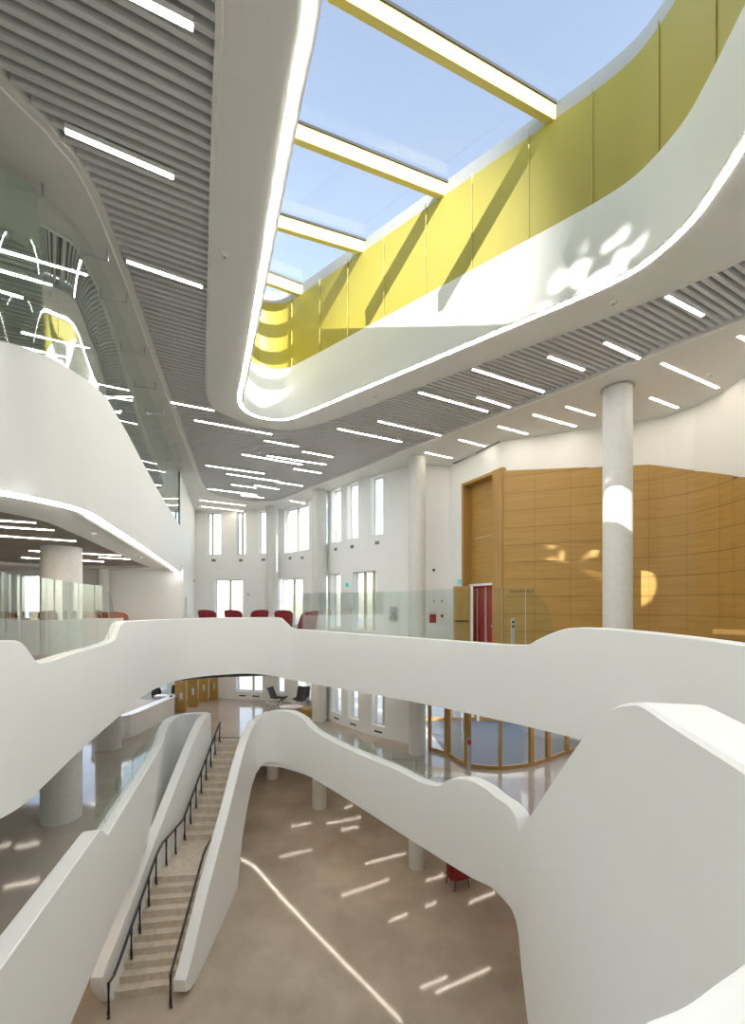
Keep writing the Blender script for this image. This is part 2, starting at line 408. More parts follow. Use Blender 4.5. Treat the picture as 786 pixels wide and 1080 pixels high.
# ledge of the landing next to the camera
bm = bmesh.new()
zl = -.9+EZ
edge = catmull([(.30,.83),(.57,.93),(.70,.975),(.81,1.03),(.93,1.09),(1.04,1.16)], 5, False)
top = [(p.x,p.y) for p in edge]+[(1.10,1.05),(1.10,.45),(.30,.45)]
vt = [bm.verts.new((*p,zl)) for p in top]; vb = [bm.verts.new((*p,L2+EZ-.3)) for p in top]
bm.faces.new(vt); bm.faces.new(vb[::-1])
for i in range(len(top)): bm.faces.new((vt[i-1],vt[i],vb[i],vb[i-1]))
finish(bm, 'wall_landing', 'white', kind='structure')

# ================================================================== WALLS with openings
wallS = lin([(206,18.6),(240,18.6),(300,19.1),(325,20.5),(346.6,22.7),(363,24),(385,25.4),(405,26.4),(430,27.5),(449,27.9),(474,27.7),(528,32.7),(637,35.7),(701,37.6),(733,39.7),(761,42.6),(786,45.9),(820,51),(870,60)])
WX = [206,240,300,325,346.6,363,385,405,430,449,474,528,637,701,733,761,786,820,870]
wincount = [0]
def window(x0, x1, z0, z1, s, depth=.34, mull=(), kind_frame='mull', pane='glw'):
    wincount[0] += 1
    A, B = Vector(XY(x0, s(x0))), Vector(XY(x1, s(x1))); d = (B-A).normalized(); n = Vector((-d.y, d.x))
    if depth < 0: n = -n
    dep = abs(depth); A2, B2 = A+n*(dep-.06), B+n*(dep-.06); L = (B2-A2).length
    bm = bmesh.new(); m4 = Matrix(((d.x,n.x,0,A2.x),(d.y,n.y,0,A2.y),(0,0,1,0),(0,0,0,1)))
    f = .05
    for (u0,u1,a,b) in ((0,f,z0,z1),(L-f,L,z0,z1),(f,L-f,z0,z0+f),(f,L-f,z1-f,z1)): box(bm, u0, u1, -.03, .05, a+EZ, b+EZ, m4)
    w = finish(bm, 'window_%d' % wincount[0], 'white', kind='structure')
    for t in mull:
        bm = bmesh.new(); box(bm, L*t-.045, L*t+.045, -.04, .06, z0+EZ, z1+EZ, m4); finish(bm, 'mullion', kind_frame, w)
    bm = bmesh.new(); p = [m4 @ Vector((u,.01,z+EZ)) for u, z in ((f,z0+f),(L-f,z0+f),(L-f,z1-f),(f,z1-f))]
    quad(bm, *p); finish(bm, 'pane', pane, w)
def wall(name, x0, x1, s, z0, z1, ops, depth=.34, m='white', brk=()):
    xs = sorted({x0, x1} | {x for x in brk if x0 < x < x1} | {x for o in ops for x in o[:2]})
    zs = sorted({z0, z1} | {z for o in ops for z in o[2:4]})
    P = {x: Vector(XY(x, s(x))) for x in xs}
    bm = bmesh.new()
    def hole(x, z): return any(o[0] < x < o[1] and o[2] < z < o[3] for o in ops)
    for a, b in zip(xs, xs[1:]):
        d = (P[b]-P[a]).normalized(); n = Vector((-d.y,d.x))*depth
        for c, e in zip(zs, zs[1:]):
            xm, zm = (a+b)/2, (c+e)/2
            V = lambda x, z, k=0: (P[x].x+n.x*k, P[x].y+n.y*k, z+EZ)
            if not hole(xm, zm): quad(bm, V(a,c), V(b,c), V(b,e), V(a,e)); continue
            for o in ops:
                if o[0] < xm < o[1] and o[2] < zm < o[3]:
                    if c == o[2]: quad(bm, V(a,c), V(b,c), V(b,c,1), V(a,c,1))
                    if e == o[3]: quad(bm, V(a,e), V(b,e), V(b,e,1), V(a,e,1))
                    if a == o[0]: quad(bm, V(a,c), V(a,e), V(a,e,1), V(a,c,1))
                    if b == o[1]: quad(bm, V(b,c), V(b,e), V(b,e,1), V(b,c,1))
    return finish(bm, name, m, kind='structure')
UP = (2.80, 5.19); MID = (-1.12, 1.37); LOW = (-4.93, -3.0)
ops = [(a,b,*UP) for a,b in ((218,233),(249,259),(272.5,285),(300,326),(333,345.5),(349.6,359.7),(366,377.7),(391,405))]
ops += [(a,b,*MID) for a,b in ((226,256),(294,319.4),(334,345.5),(348.6,359.3),(372,397))]
ops += [(a,b,*LOW) for a,b in ((249,277),(292,300),(314,328),(350,360),(367,378.5),(392,406))]
wall('wall_far', 206, 449, wallS, -6.3, CEIL, ops, brk=WX)
mul = {(300,326):(.42,),(226,256):(.5,),(294,319.4):(.5,),(372,397):(.35,.72),(249,277):(.58,),(218,233):(.3,),(249,259):(.45,),(272.5,285):(.75,),(366,377.7):(.9,),(391,405):(.72,),(350,360):(.6,),(367,378.5):(.62,),(392,406):(.6,),(348.6,359.3):(.78,),(349.6,359.7):(.85,)}
for o in ops: window(*o, wallS, mull=mul.get(o[:2], ()))
# wall with the lecture hall door, then the panelled wall
dz0, dz1 = L2, .66
wall('wall_door', 449, 528, wallS, -2.9, CEIL, [(488,523,L2,4.37)], .45, brk=WX)
yWood = lin([(528,497.4),(637,493),(686,490.8),(786,504),(870,517)])
bm = bmesh.new(); xs = sorted(set(frange(528, 870, 8)) | set(WX[11:]) | {686})
zwood = lambda x: (HY-yWood(x))/wallS(x)
for a, b in zip(xs, xs[1:]):
    quad(bm, pt(a,wallS(a),zwood(a)-.02), pt(b,wallS(b),zwood(b)-.02), pt(b,wallS(b),CEIL), pt(a,wallS(a),CEIL))
finish(bm, 'wall_right', 'white', kind='structure')
# oak panelling: separate boards on a dark backing
bm = bmesh.new(); bd = bmesh.new()
def sWd(x): return wallS(x)*1.006
for a, b in zip(xs, xs[1:]): quad(bd, pt(a,wallS(a)*1.001,-2.9), pt(b,wallS(b)*1.001,-2.9), pt(b,wallS(b)*1.001,zwood(b)), pt(a,wallS(a)*1.001,zwood(a)))
VJ = [529.5,564,601.7,637,684.5,725,759,774,812,870]; ZJ = [-2.9]+[.23+.545*k for k in range(-4,9)]
for a, b in zip(VJ, VJ[1:]):
    g = .13
    sub_x = frange(a+g, b-g, 7)
    for z0, z1 in zip(ZJ, ZJ[1:]):
        for u, v in zip(sub_x, sub_x[1:]):
            zu, zv = min(z1-.006, zwood(u)), min(z1-.006, zwood(v))
            if zu <= z0+.01 or zv <= z0+.01: continue
            quad(bm, pt(u,sWd(u),z0+.006), pt(v,sWd(v),z0+.006), pt(v,sWd(v),zv), pt(u,sWd(u),zu))
bk = finish(bd, 'wall_lecture_hall', 'groove', kind='structure')
finish(bm, 'oak_panelling', 'wood', bk)
# left end wall beside the balcony, and left rear wall of the bridge level
sLW = lin([(186,28),(192,26),(206,18.6)])
wall('wall_left', 190, 206, sLW, -2.9, CEIL, [], .3)
sRear = lin([(-250,27),(192,27)])
opsL = [(19,60.5,-1.0,1.16)]
wall('wall_rear', -250, 193, sRear, -2.9, 1.5, opsL, .3)
window(19,60.5,-1.0,1.16, sRear, .3, (.47,))
wall('wall_balcony_rear', -250, 192, lin([(-250,24.5),(192,24.5)]), 1.2, CEIL, [], .3)
# ground and entrance storeys behind and beside
def plain(name, pts, z0, z1, m='white'):
    bm = bmesh.new()
    for a, b in zip(pts, pts[1:]): quad(bm, (*a,z0+EZ), (*b,z0+EZ), (*b,z1+EZ), (*a,z1+EZ))
    return finish(bm, name, m, kind='structure')
pE = XY(449, 27.9)
plain('wall_entrance', [pE, (2.05,20.2)], -6.3, -2.75)
plain('wall_entrance_right', [(7.6,20.2),(8.8,20.2),(8.8,8.5)], -6.3, -2.75)
plain('wall_under_entrance', [(2.05,20.2),(7.6,20.2)], -6.3, L1)
plain('wall_ground_floor', [(-18.9,3),(-18.9,33.9),(11.9,33.9),(11.9,8.5)], L0, L1-.05)
plain('wall_ground_return', [(11.9,8.5),(8.8,8.5)], L0, L1-.05)
plain('wall_entrance_head', [(2.05,20.2),(7.6,20.2)], -3.0, -2.75)
pF = XY(206, 18.6)
opsF = []
sFar = lin([(60,18.6),(206,18.6)])
wall('wall_far_left', 60, 206, sFar, -6.3, -2.75, [(140,176,-4.9,-3.0)], .3)
window(140,176,-4.9,-3.0, sFar, .3, (.5,))
plain('wall_left_lower', [XY(60,18.6), (-17.9,12), (-17.9,4)], -6.3, -2.75)
plain('wall_left_side', [(-17.9,18.8), (-17.9,4)], -2.75, CEIL)
plain('wall_back', [(8.8,-16), (-17.9,-16)], L0, CEIL)
plain('wall_right_side', [(8.8,8.5), (8.8,-16)], L0, -2.75)
plain('wall_right_near', [XY(870,60), (8.8,3), (8.8,-16)], -2.9, CEIL)

# ================================================================== FLOORS
def C(pts): return [Vector(p) for p in pts]
fp = [XY(x, wallS(x)) for x in WX[:10]]
bm = bmesh.new(); quad(bm, (-19,-16,0), (12,-16,0), (12,34,0), (-19,34,0)); finish(bm, 'floor', 'floor0', kind='structure')
# entrance level slab, void follows the parapets
Lp = [Vector(p)+n*.1 for p, n in zip(loP, loN)]
Rp = [Vector(p)+n*.1 for x, p, n in zip(lrx, lrP, lrN) if x > 264]
void1 = [Vector((Lp[0].x,-9))] + Lp + [Vector((-6.14,16.56)),Vector((-6.10,16.62)),Vector((-6.10,17.42)),Vector((-4.5,17.4)),Vector((-4.45,16.4))] + Rp + [Vector(XY(560,71)), Vector(XY(671,206))+Vector((.1,0)), Vector((1.25,1.0)), Vector((1.25,-9))]
OUT0 = C([(-18.9,-16),(-18.9,33.9),(11.9,33.9),(11.9,8.5),(8.8,8.5),(8.8,-16)])
out1 = C([(-18,-16)] + [(-18,12), XY(60,18.6), (-10.05,24.8)] + fp + [(2.05,20.25),(8.8,20.25),(8.8,-16)])
bm = bmesh.new(); poly_sheet([out1, void1], lambda c: inside(c,out1) and not inside(c,void1), L1+EZ, bm); finish(bm, 'floor.001', 'floor1', kind='structure')
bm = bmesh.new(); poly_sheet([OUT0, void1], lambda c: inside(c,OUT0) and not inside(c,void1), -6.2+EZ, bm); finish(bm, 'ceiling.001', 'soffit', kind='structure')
bm = bmesh.new()
for i in range(len(void1)): quad(bm, (*void1[i-1],L1+EZ), (*void1[i],L1+EZ), (*void1[i],-6.2+EZ), (*void1[i-1],-6.2+EZ))
finish(bm, 'trim_3', 'white', kind='structure')
# bridge level slab
Bp = [Vector(p)+n*.1 for p, n in zip(brP, brN)]
fr = [XY(x, wallS(x)) for x in (206,240,300,325,346.6,363,385,405,430,449,474,528,637,701,733,761,786,820,870)]
out2 = C([(-17.9,-16), (-17.9,17.1), XY(190,27), XY(206,18.6)] + fr[1:] + [(8.8,3),(8.8,-16)])
void2 = [Vector((-5.0,-9)), Vector((-5.0,2))] + Bp + [Vector((3.9,2.6)), Vector((2.2,2.4)), Vector((1.45,2.2)), Vector((1.3,1.2)), Vector((.2,1.0)), Vector((.2,-9))]
for nm, z, mm in (('floor.002', L2, 'floor1'), ('ceiling.002', -2.72, 'soffit')):
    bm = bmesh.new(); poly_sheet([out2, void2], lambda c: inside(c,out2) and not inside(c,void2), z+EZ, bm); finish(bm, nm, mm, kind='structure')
# balcony slab and its soffit
B3 = [Vector(p)+n*.1 for p, n in zip(b3P, b3N)]
B3s = [Vector(p)+n*.02 for p, n in zip(b3P, b3N)]
out3 = B3 + C([XY(192,26.0), XY(192,24.6), (-17.9,18.8), (-17.9,-16), (-8,-16), (-7,0)])
bm = bmesh.new(); poly_sheet([out3], lambda c: inside(c,out3), L3+EZ, bm); finish(bm, 'floor.003', 'floor1', kind='structure')
inner3 = C([xy_on(x,y,1.36) for x,y in ((-40,527),(0,537.5),(40,546),(78,561),(110,576),(140,590),(158,597.5))])
inner3 = catmull([tuple(p) for p in inner3], 5, False)
in3 = inner3 + C([(-9.6,16.3),(-11.6,15.9),(-12.9,14),(-13.2,9),(-12.5,4.2)])
out3s = B3s + C([XY(192,26.0), XY(192,24.6), (-17.9,18.8), (-17.9,-16), (-8,-16), (-7,0)])
bm = bmesh.new(); poly_sheet([out3s, in3], lambda c: inside(c,out3s) and not inside(c,in3), 1.33+EZ, bm)
for i in range(len(in3)):
    a, b = in3[i-1], in3[i]; quad(bm, (*a,1.33+EZ), (*b,1.33+EZ), (*b,1.62+EZ), (*a,1.62+EZ))
c2 = finish(bm, 'ceiling.003', 'soffit', kind='structure')
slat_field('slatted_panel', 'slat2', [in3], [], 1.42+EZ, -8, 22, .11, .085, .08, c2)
bm = bmesh.new(); poly_sheet([in3], lambda c: inside(c,in3), 1.6+EZ, bm); finish(bm, 'ceiling_void_lining', 'void', c2)
# slats behind the tall glass on the upper balcony
q3 = offs(O_poly, 0)
SL3 = C([xy_on(x,y,CEIL) for x,y in ((8,330),(40,352),(63,330),(78,334),(88,352),(100,380),(114,400),(130,432),(150,478),(168,512),(166,519),(140,505),(100,470),(60,430),(20,390),(-20,360),(-20,335))])
bm = bmesh.new()
S3p = C([xy_on(x,y,CEIL) for x,y in ((70,300),(96,345),(122,400),(140,440),(156,475),(170,511),(169,519),(160,521),(120,505),(60,470),(0,430),(-60,400),(-60,260),(0,240),(50,270))])
S3p = catmull([tuple(p) for p in S3p], 4, True)
c3 = bpy.data.objects['ceiling']
slat_field('slatted_panel', 'slat', [S3p], [], zc-.10, -10, 24, .135, .082, .09, c3)
band('panel_rim', 'soffit', S3p, zc-.1, zc, c3)
bm = bmesh.new(); poly_sheet([S3p], lambda c: inside(c,S3p), zc-.012, bm); finish(bm, 'ceiling_void_lining', 'void', c3)

# ================================================================== COLUMNS
def column(label, px, s, r, z0, z1, ring=None):
    x, y = XY(px, s)
    bm = bmesh.new(); cyl(bm, x, y, z0+EZ, z1+EZ, r, 48)
    o = finish(bm, 'concrete_column', 'column'); tag(o, label, 'column', kind='thing')
    if ring:  # thin collar around the column head
        bm = bmesh.new(); cyl(bm, x, y, z1+EZ-.03, z1+EZ-.004, r+.05, 48); finish(bm, 'head_ring', 'black' if ring == 2 else 'grey', o)
    return o
column('pale round concrete column before the oak panelled wall, right', 651.5, 43.4, .325, L2, CEIL, 1)
column('tall round concrete column left of the lecture hall door', 440, 29.4, .30, L0, CEIL)
column('round concrete column between the tall windows, behind the glass guard', 337, 22.8, .33, L0, CEIL)
column('round concrete column farthest away, left of the double window', 287, 19.5, .325, L0, CEIL)
column('thick round concrete column on the far left behind the bridge glass', 65, 42, .44, L0, 1.6, 2)
column('thick round concrete column at the near end of the reception desk', 114.5, 28.3, .42, L0, -2.72)
column('round beige column in the rear corner beneath the balcony', 109, 27.6, .2, L2, 1.6)

# ================================================================== LINEAR LIGHTS
def light(x0, y0, x1, y1, z, label, group, w=.062, zo=-.012, m='ledm'):
    a, b = onz(x0,y0,z), onz(x1,y1,z); a.z += zo; b.z += zo
    return fixture(a, b, w, label, group, m)
def fixture(a, b, w, label, group, m='ledm'):
    bm = bmesh.new(); bar(bm, (a[0],a[1],a[2]+.035), (b[0],b[1],b[2]+.035), w+.016, .06)
    o = finish(bm, 'ceiling_light', 'white'); tag(o, label, 'ceiling light', group)
    bm = bmesh.new(); d = (Vector(b)-Vector(a)).normalized(); q = Vector((-d.y,d.x,0))*w/2; e = Vector((0,0,.003)); A, B = Vector(a)+d*.01, Vector(b)-d*.01
    quad(bm, A-q+e, B-q+e, B+q+e, A+q+e); finish(bm, 'diffuser', m, o)
    return o
GS, GW = 'linear lights in the grey slatted ceiling', 'linear lights in the white ceiling border'
for x0,y0,x1,y1,lb in (
 (110,-20,204.5,28.5,'light strip at the very top left in the slatted ceiling'),
 (68,137,184,187,'long light strip in the slats, second below the top left corner'),
 (133,275,214,302.5,'light strip in the slats beside the tall glass corner, left of skylight'),
 (180,424,226,433,'short light strip touching the left slat edge below the skylight corner'),
 (205,443,287,458,'long light strip just below the rounded skylight corner'),
 (279,464.5,315,471,'short light strip right below the tip of the rounded skylight border'),
 (255,479,319,490,'left one of two overlapping long strips below the skylight tip'),
 (281.5,480.5,344,490,'right one of two overlapping long strips below the skylight tip'),
 (319,476,351.5,482,'short light strip above the overlapping pair, towards the right windows'),
 (310,494.3,339,499,'short light strip above the column between the tall windows'),
 (217,490.8,279,499.5,'long light strip along the left edge of the far slatted tip'),
 (239,499.5,295.5,508,'long light strip through the middle of the far slatted tip'),
 (293,508.5,319.5,512.5,'short strip end to end with the middle strip of the far tip'),
 (244,511,270.5,514.5,'first of two short strips in a row near the slatted tip'),
 (268,511.5,294.5,516,'second of two short strips in a row near the slatted tip'),
 (219,515.4,271,522,'long light strip closest to the far rim of the slatted ceiling'),
 (254,522,278,525,'shortest light strip at the far rim of the slatted ceiling'),
 (356,452,424,466,'light strip in the slats above the right windows, left of a pair'),
 (398.5,444,465.5,459.3,'light strip in the slats reaching the border above the tall column'),
 (441.5,413.5,514.5,434,'long light strip in the slats between skylight edge and tall column'),
 (498.6,389,574,413,'long light strip in the slats starting at the skylight border, right side'),
 (503.5,418.7,538,429.3,'short strip in the slats close to the white border, right side'),
 (578.4,375.8,616.3,390.2,'short strip in the slats above the oak wall, nearer the skylight'),
 (638,361,675,378,'strip in the slats above the pale column, touching the border'),
 (703,312,742,333,'nearest short strip in the slats at the right edge of the photo')):
    light(x0,y0,x1,y1,CEIL,lb,GS)
for x0,y0,x1,y1,lb in (
 (562.5,437,607.7,449.6,'longer strip in the white ceiling left of the pale column'),
 (597,428.5,628,438,'shorter strip in the white ceiling touching the pale column'),
 (525.5,449.5,556.5,457.6,'strip in the white ceiling above the left edge of the oak wall'),
 (484,463.5,512,470.7,'strip in the white ceiling above the lecture hall door portal'),
 (448.5,477,477,483.2,'strip in the white ceiling beside the top of the tall column'),
 (698,382.6,757.5,409,'longest strip in the white ceiling right of the pale column'),
 (686,419,715,430,'short strip in the white ceiling low beside the pale column'),
 (779,354,815,371,'strip in the white ceiling cut by the right edge of the photo'),
 (211,527.5,259,533,'upper of the strips in the white ceiling over the far left windows'),
 (212.5,534,258,539.2,'lower of the strips in the white ceiling over the far left windows'),
 (306,528,329,532,'short strip in the white ceiling over the far double window')):
    light(x0,y0,x1,y1,CEIL,lb,GW,m='ledg')
G3 = 'linear lights on the upper balcony ceiling'
for x0,y0,x1,y1,lb in (
 (-40,243,93,282,'topmost long strip seen through the green balcony glass'),
 (-30,268,56,293,'second strip from the top behind the green balcony glass'),
 (-30,290,25,306.5,'third strip from the top behind the glass, at the left edge'),
 (22,343.5,95,361,'long strip behind the glass under the glowing arch'),
 (-20,350,70,370.5,'lower long strip behind the glass just above the white balcony wall'),
 (80,394.5,137,406.5,'strip behind the glass where the balcony wall turns'),
 (107,412,140.5,417.5,'strip behind the glass just below the turn of the balcony wall'),
 (117,429,127.5,431,'very short strip behind the glass on the slope of the balcony wall'),
 (123,438,145,443,'strip behind the glass halfway down the balcony slope'),
 (147,481.5,166,486,'upper strip behind the glass at the far end of the balcony'),
 (152,491,175,494.5,'second strip behind the glass at the far end of the balcony'),
 (171,523,186.5,525.2,'last strip behind the glass beside the far wall')):
    light(x0,y0,x1,y1,CEIL,lb,G3, zo=-.13)
G2 = 'linear lights under the upper balcony'
for x0,y0,x1,y1,lb in (
 (-20,547.5,38,551,'highest strip under the balcony at the left edge'),
 (-20,554,57.5,559,'second strip under the balcony from the left edge'),
 (-20,563.5,80.5,570.5,'longest strip under the balcony ending above the thick column'),
 (30,580.6,128,585.8,'strip under the balcony crossing behind the thick column'),
 (22,588,110,592.2,'lower strip under the balcony crossing behind the thick column'),
 (104,587.6,137.5,589.6,'short strip under the balcony right of the thick column')):
    light(x0,y0,x1,y1,1.4,lb,G2,m='ledw')
# strips under the slabs (seen as floor streaks, plus added unseen fill)
G1, GG = 'linear lights under the bridge level slab', 'linear lights on the underside of the entrance level slab'
def mirrored(px, py, level, ceil):      # a lamp on a ceiling, found from its reflection in a polished floor
    S = (HY-py)/(2*level-ceil); return pt(px, S, ceil)
for x0,y0,x1,y1,lb in (
 (-20,898,11.6,890,'first streak'),(15.7,894,47,887,''),(3,936.5,47,926.8,''),(84.6,850,102,847.7,''),(125,808.5,143,804.5,''),(95,803,104,802,'')):
    a, b = mirrored(x0,y0,L1,-2.77), mirrored(x1,y1,L1,-2.77); a.z = b.z = -2.775+EZ
    fixture(a, b, .07, 'light strip under the bridge slab, seen only as a streak in the entrance floor', G1, 'ledf')
for x,y in ((-7.5,19),(-3.6,19),(-1,18.2),(3.2,15.6),(4.6,12.6),(6.4,14.2),(-5,21.5),(-12.5,20),(-15,14),(-8.6,22.5),(-11,18),(-2.5,20.2),(.2,17)):  # unseen strips added to lift the entrance level
    c = BD*.9; fixture((x,y,-2.775+EZ), (x+c.x,y+c.y,-2.775+EZ), .07, 'unseen fill light strip added under the bridge slab above the entrance level', G1, 'ledw')
for x0,y0,x1,y1 in ((295,904,329,896),(307,871.7,328.7,867.7),(343,869,381,862),(359,875.7,378,871.7),(363.7,852,372,850),(385,911,428,900),(359.7,945,410,927.7),(409.7,971.7,430,964),
                    (448.7,929,469,922.7),(448,956.7,460,952),(494,952.7,522,941),(443,1042,472.7,1030),(459,1047,517.7,1021)):
    a, b = mirrored(x0,y0,L0,-6.25), mirrored(x1,y1,L0,-6.25); a.z = b.z = -6.255+EZ
    fixture(a, b, .075, 'light strip under the entrance slab, seen only as a streak in the dark floor', GG, 'ledf')
for x,y in ((-8.5,15),(-9.5,12),(-8,9),(-11,9),(6,11),(6.5,14.5),(6.6,8),(7,4.5),(5,1.5),(-9,4),(-8,0),(-12,4),(4.5,-2)):  # added strips out of view, brightening the ground floor
    c = BD*1.2; fixture((x,y,-6.255+EZ), (x+c.x,y+c.y,-6.255+EZ), .07, 'unseen fill light strip added under the entrance slab, away from the atrium', GG, 'ledw')
pl = [mirrored(x,y,L0,-6.25) for x,y in ((254,905),(268,912),(296,944),(330,980),(360,1011),(395,1046),(424,1076))]
bm = bmesh.new()
for a, b in zip(pl, pl[1:]):
    d = (b-a).normalized(); q = Vector((-d.y,d.x,0))*.035; z = Vector((0,0,-6.215+EZ-a.z))
    quad(bm, a-q+z, b-q+z, b+q+z, a+q+z)
tag(finish(bm, 'light_strip', 'ledf'), 'long light line under the entrance slab, reflected as a diagonal streak', 'light strip')
GB = 'fill lights added to the ceiling above and behind the viewer'
k = 0
for x,y in ((-7.5,-1.6),(-3.6,.2),(-2.6,-1.2),(.6,-2.2),(3.2,-2.0),(5.6,-1.0),(7,1.2),(7.4,3.2),(8.2,-1.0),(-.8,-2.6),(-14,-3),(-10,-5),(-6,-5),(-2,-5),(2,-5),(6,-5),(-12,-9),(-8,-9),(-4,-9),(0,-9),(4,-9)):  # bright strips out of view, added as fill for the foreground
    b = Vector((x,y))+BD*1.5; fixture((x,y,zc-.012), (b.x,b.y,zc-.012), .062, 'unseen fill light strip added to the ceiling around the viewer', GB, 'led_fill')

# ================================================================== GLASS GUARDS
def guard(name, label, x0, x1, s, yt, ytop, joints, off, m='gl', step=3, zb=None, ztop=None, gap=.006):
    root = thing(name, label, 'glass guard', pt((x0+x1)/2, s((x0+x1)/2), -(yt((x0+x1)/2)-HY)/s((x0+x1)/2)))
    cuts = [x0]+[j for j in joints if x0 < j < x1]+[x1]
    for a, b in zip(cuts, cuts[1:]):
        xs = frange(a, b, step); bm = bmesh.new(); rows = []
        base = [Vector(XY(x, s(x))) for x in xs]; N = left_normals(base)
        for i, (x, p, n) in enumerate(zip(xs, base, N)):
            c = p+n*off; S = F/c.y
            z0 = -(yt(x)-HY)/s(x)+.004 if zb is None else zb(x)
            z1 = (HY-ytop(x))/S if ztop is None else ztop
            if z1 < z0+.01: z1 = z0+.01
            rows.append((Vector((c.x,c.y,z0+EZ)), Vector((c.x,c.y,z1+EZ))))
        d0 = (rows[1][0]-rows[0][0]); d1 = (rows[-1][0]-rows[-2][0])
        if a != x0: rows[0] = tuple(v+d0.normalized()*gap for v in rows[0])
        rv = [(bm.verts.new(u), bm.verts.new(v)) for u, v in rows]
        for r, q in zip(rv, rv[1:]): bm.faces.new((r[0],q[0],q[1],r[1]))
        sub(finish(bm, 'glass_pane', m), root)
        if b != x1 and m != 'gl3':        # dark joint with its narrow gap
            u, v = rows[-1]; bm = bmesh.new(); bar(bm, u, v, .008, .008)
            sub(finish(bm, 'joint', 'steel'), root)
    return root
gB = smooth([(300,627),(320,626),(420,623.8),(460,621.7),(533,620),(545,620.5),(551,621.8),(558,624),(564,627.5),(570,634),(574,642),(578,653),(581,664)])
guard('glass_balustrade', 'long glass guard along the right half of the bridge', 306, 579, sB, yBt, gB, (351,371,393,418,444.6,476.6,501,528,552), .13)
gBl = smooth([(-40,596),(0,601.5),(20,604.3),(60,610.3),(90,615),(105,617),(112,617.6),(117,619.5),(121,625),(124,635),(126.5,647),(128,656)])
guard('glass_balustrade', 'glass guard in the dip of the left bridge parapet', -40, 127.5, sB, yBt, gBl, (-2,32,58,79,95.5,109,120.5), .13, 'gl4', zb=lambda x: -(min(yBt(x),690)-HY)/sB(x)+.004 if x > 38 else L2)
gR = lin([(330,760),(480,819.5)])
guard('glass_balustrade', 'low glass guard along the lower right atrium edge', 330, 474, sR, yRt, gR, (351,368,387,407,431,456), .2, 'gl2')
guard('glass_balustrade', 'low glass guard beside the reception on the left edge', 112, 174, sL, yLt, gR, (122,136,149,161), .2, 'gl2', ztop=-3.98)
# tall glass screen of the balcony
g3 = smooth([(-150,60),(0,166),(44,198.5),(67,218),(89,242),(108,271),(140,351),(165,428),(192,501)])
tg = guard('glass_screen', 'tall green glass screen from balcony wall up to the ceiling', -400, 192, s3, y3t, None, (-300,-180,-100,-40,65,108,122,133,144,153,161,168,174,180,186), .06, 'gl3', ztop=CEIL-.01)
for x in (28,100,122,143,156,166,173,179,185):                  # glass fixings
    S = s3(x); zt_ = CEIL-.18
    p = pt(x, S, zt_); bm = bmesh.new()
    n = Vector((math.cos(.49), math.sin(.49), 0))
    bar(bm, p-n*.16, p+n*.16, .02, .02); bar(bm, p+n*.16, p+n*.16+Vector((0,0,.17)), .02, .02)
    sub(finish(bm, 'glass_fixing', 'steel'), tg)
# rear parapet of the left bridge level
bm = bmesh.new(); a, b = XY(-60,30), XY(127,30); box(bm, a[0], b[0], a[1], a[1]+.2, L2+EZ, -.5+EZ); finish(bm, 'wall_bridge_rear', 'white', kind='structure')

# ================================================================== STAIRCASE
st = thing('staircase', 'long straight stone staircase between white side walls down to the ground floor', 'staircase', (-5.4,10.5,0))
XL, XR = -6.16, -4.68
ris = [10.36+.205*i for i in range(10)]+[14.07+.26*i for i in range(13)]
hgt = [L0+1.75*(i+1)/10 for i in range(10)]+[L0+1.75+2.28*(i+1)/13 for i in range(13)]
ends = ris[1:10]+[14.07]+ris[11:]+[17.5]
def skew(i): return .26*(1-i/23)
for i in range(23):
    if i == 9: ends[i] = 14.07
    k0, k1 = skew(i), skew(i+1)
    y0, y1 = ris[i], ends[i]
    bm = bmesh.new(); zt_ = hgt[i]+EZ; zb = max(0, zt_-.36)
    v = [bm.verts.new(p) for p in ((XL,y0,zt_),(XR,y0+k0,zt_),(XR,y1+k1+.02,zt_),(XL,y1+.02,zt_),(XL,y0,zb),(XR,y0+k0,zb),(XR,y1+k1+.02,zb),(XL,y1+.02,zb))]
    for f in ((0,1,2,3),(7,6,5,4),(0,4,5,1),(1,5,6,2),(2,6,7,3),(3,7,4,0)): bm.faces.new([v[j] for j in f])
    sub(finish(bm, 'landing' if i == 9 else 'step', 'tread'), st)
def side(x0, x1, prof, name):
    bm = bmesh.new(); A = [bm.verts.new((x0,y,z+EZ)) for y,z in prof]; B = [bm.verts.new((x1,y,z+EZ)) for y,z in prof]
    bm.faces.new(A); bm.faces.new(B[::-1])
    for i in range(len(prof)): bm.faces.new((A[i-1],A[i],B[i],B[i-1]))
    bmesh.ops.bevel(bm, geom=[e for e in bm.edges if abs(e.verts[0].co.x-e.verts[1].co.x) < 1e-4], offset=.02, segments=2, affect='EDGES')
    return sub(finish(bm, name, 'white', ang=40), st)
tl = lambda y: -8.54+.745*(y-9.85)
side(-6.42, -6.14, [(10.3,L0),(9.9,-8.75),(9.92,-8.5),(10.15,-8.3)]+[(y,tl(y)) for y in (10.6,12,13.4,14.6)]+[(15.3,-4.52),(15.9,-4.2),(16.45,-4.12),(16.6,-4.15),(16.6,-6.2),(15.6,-6.67),(14.2,-7.9),(12.5,L0)], 'side_wall')
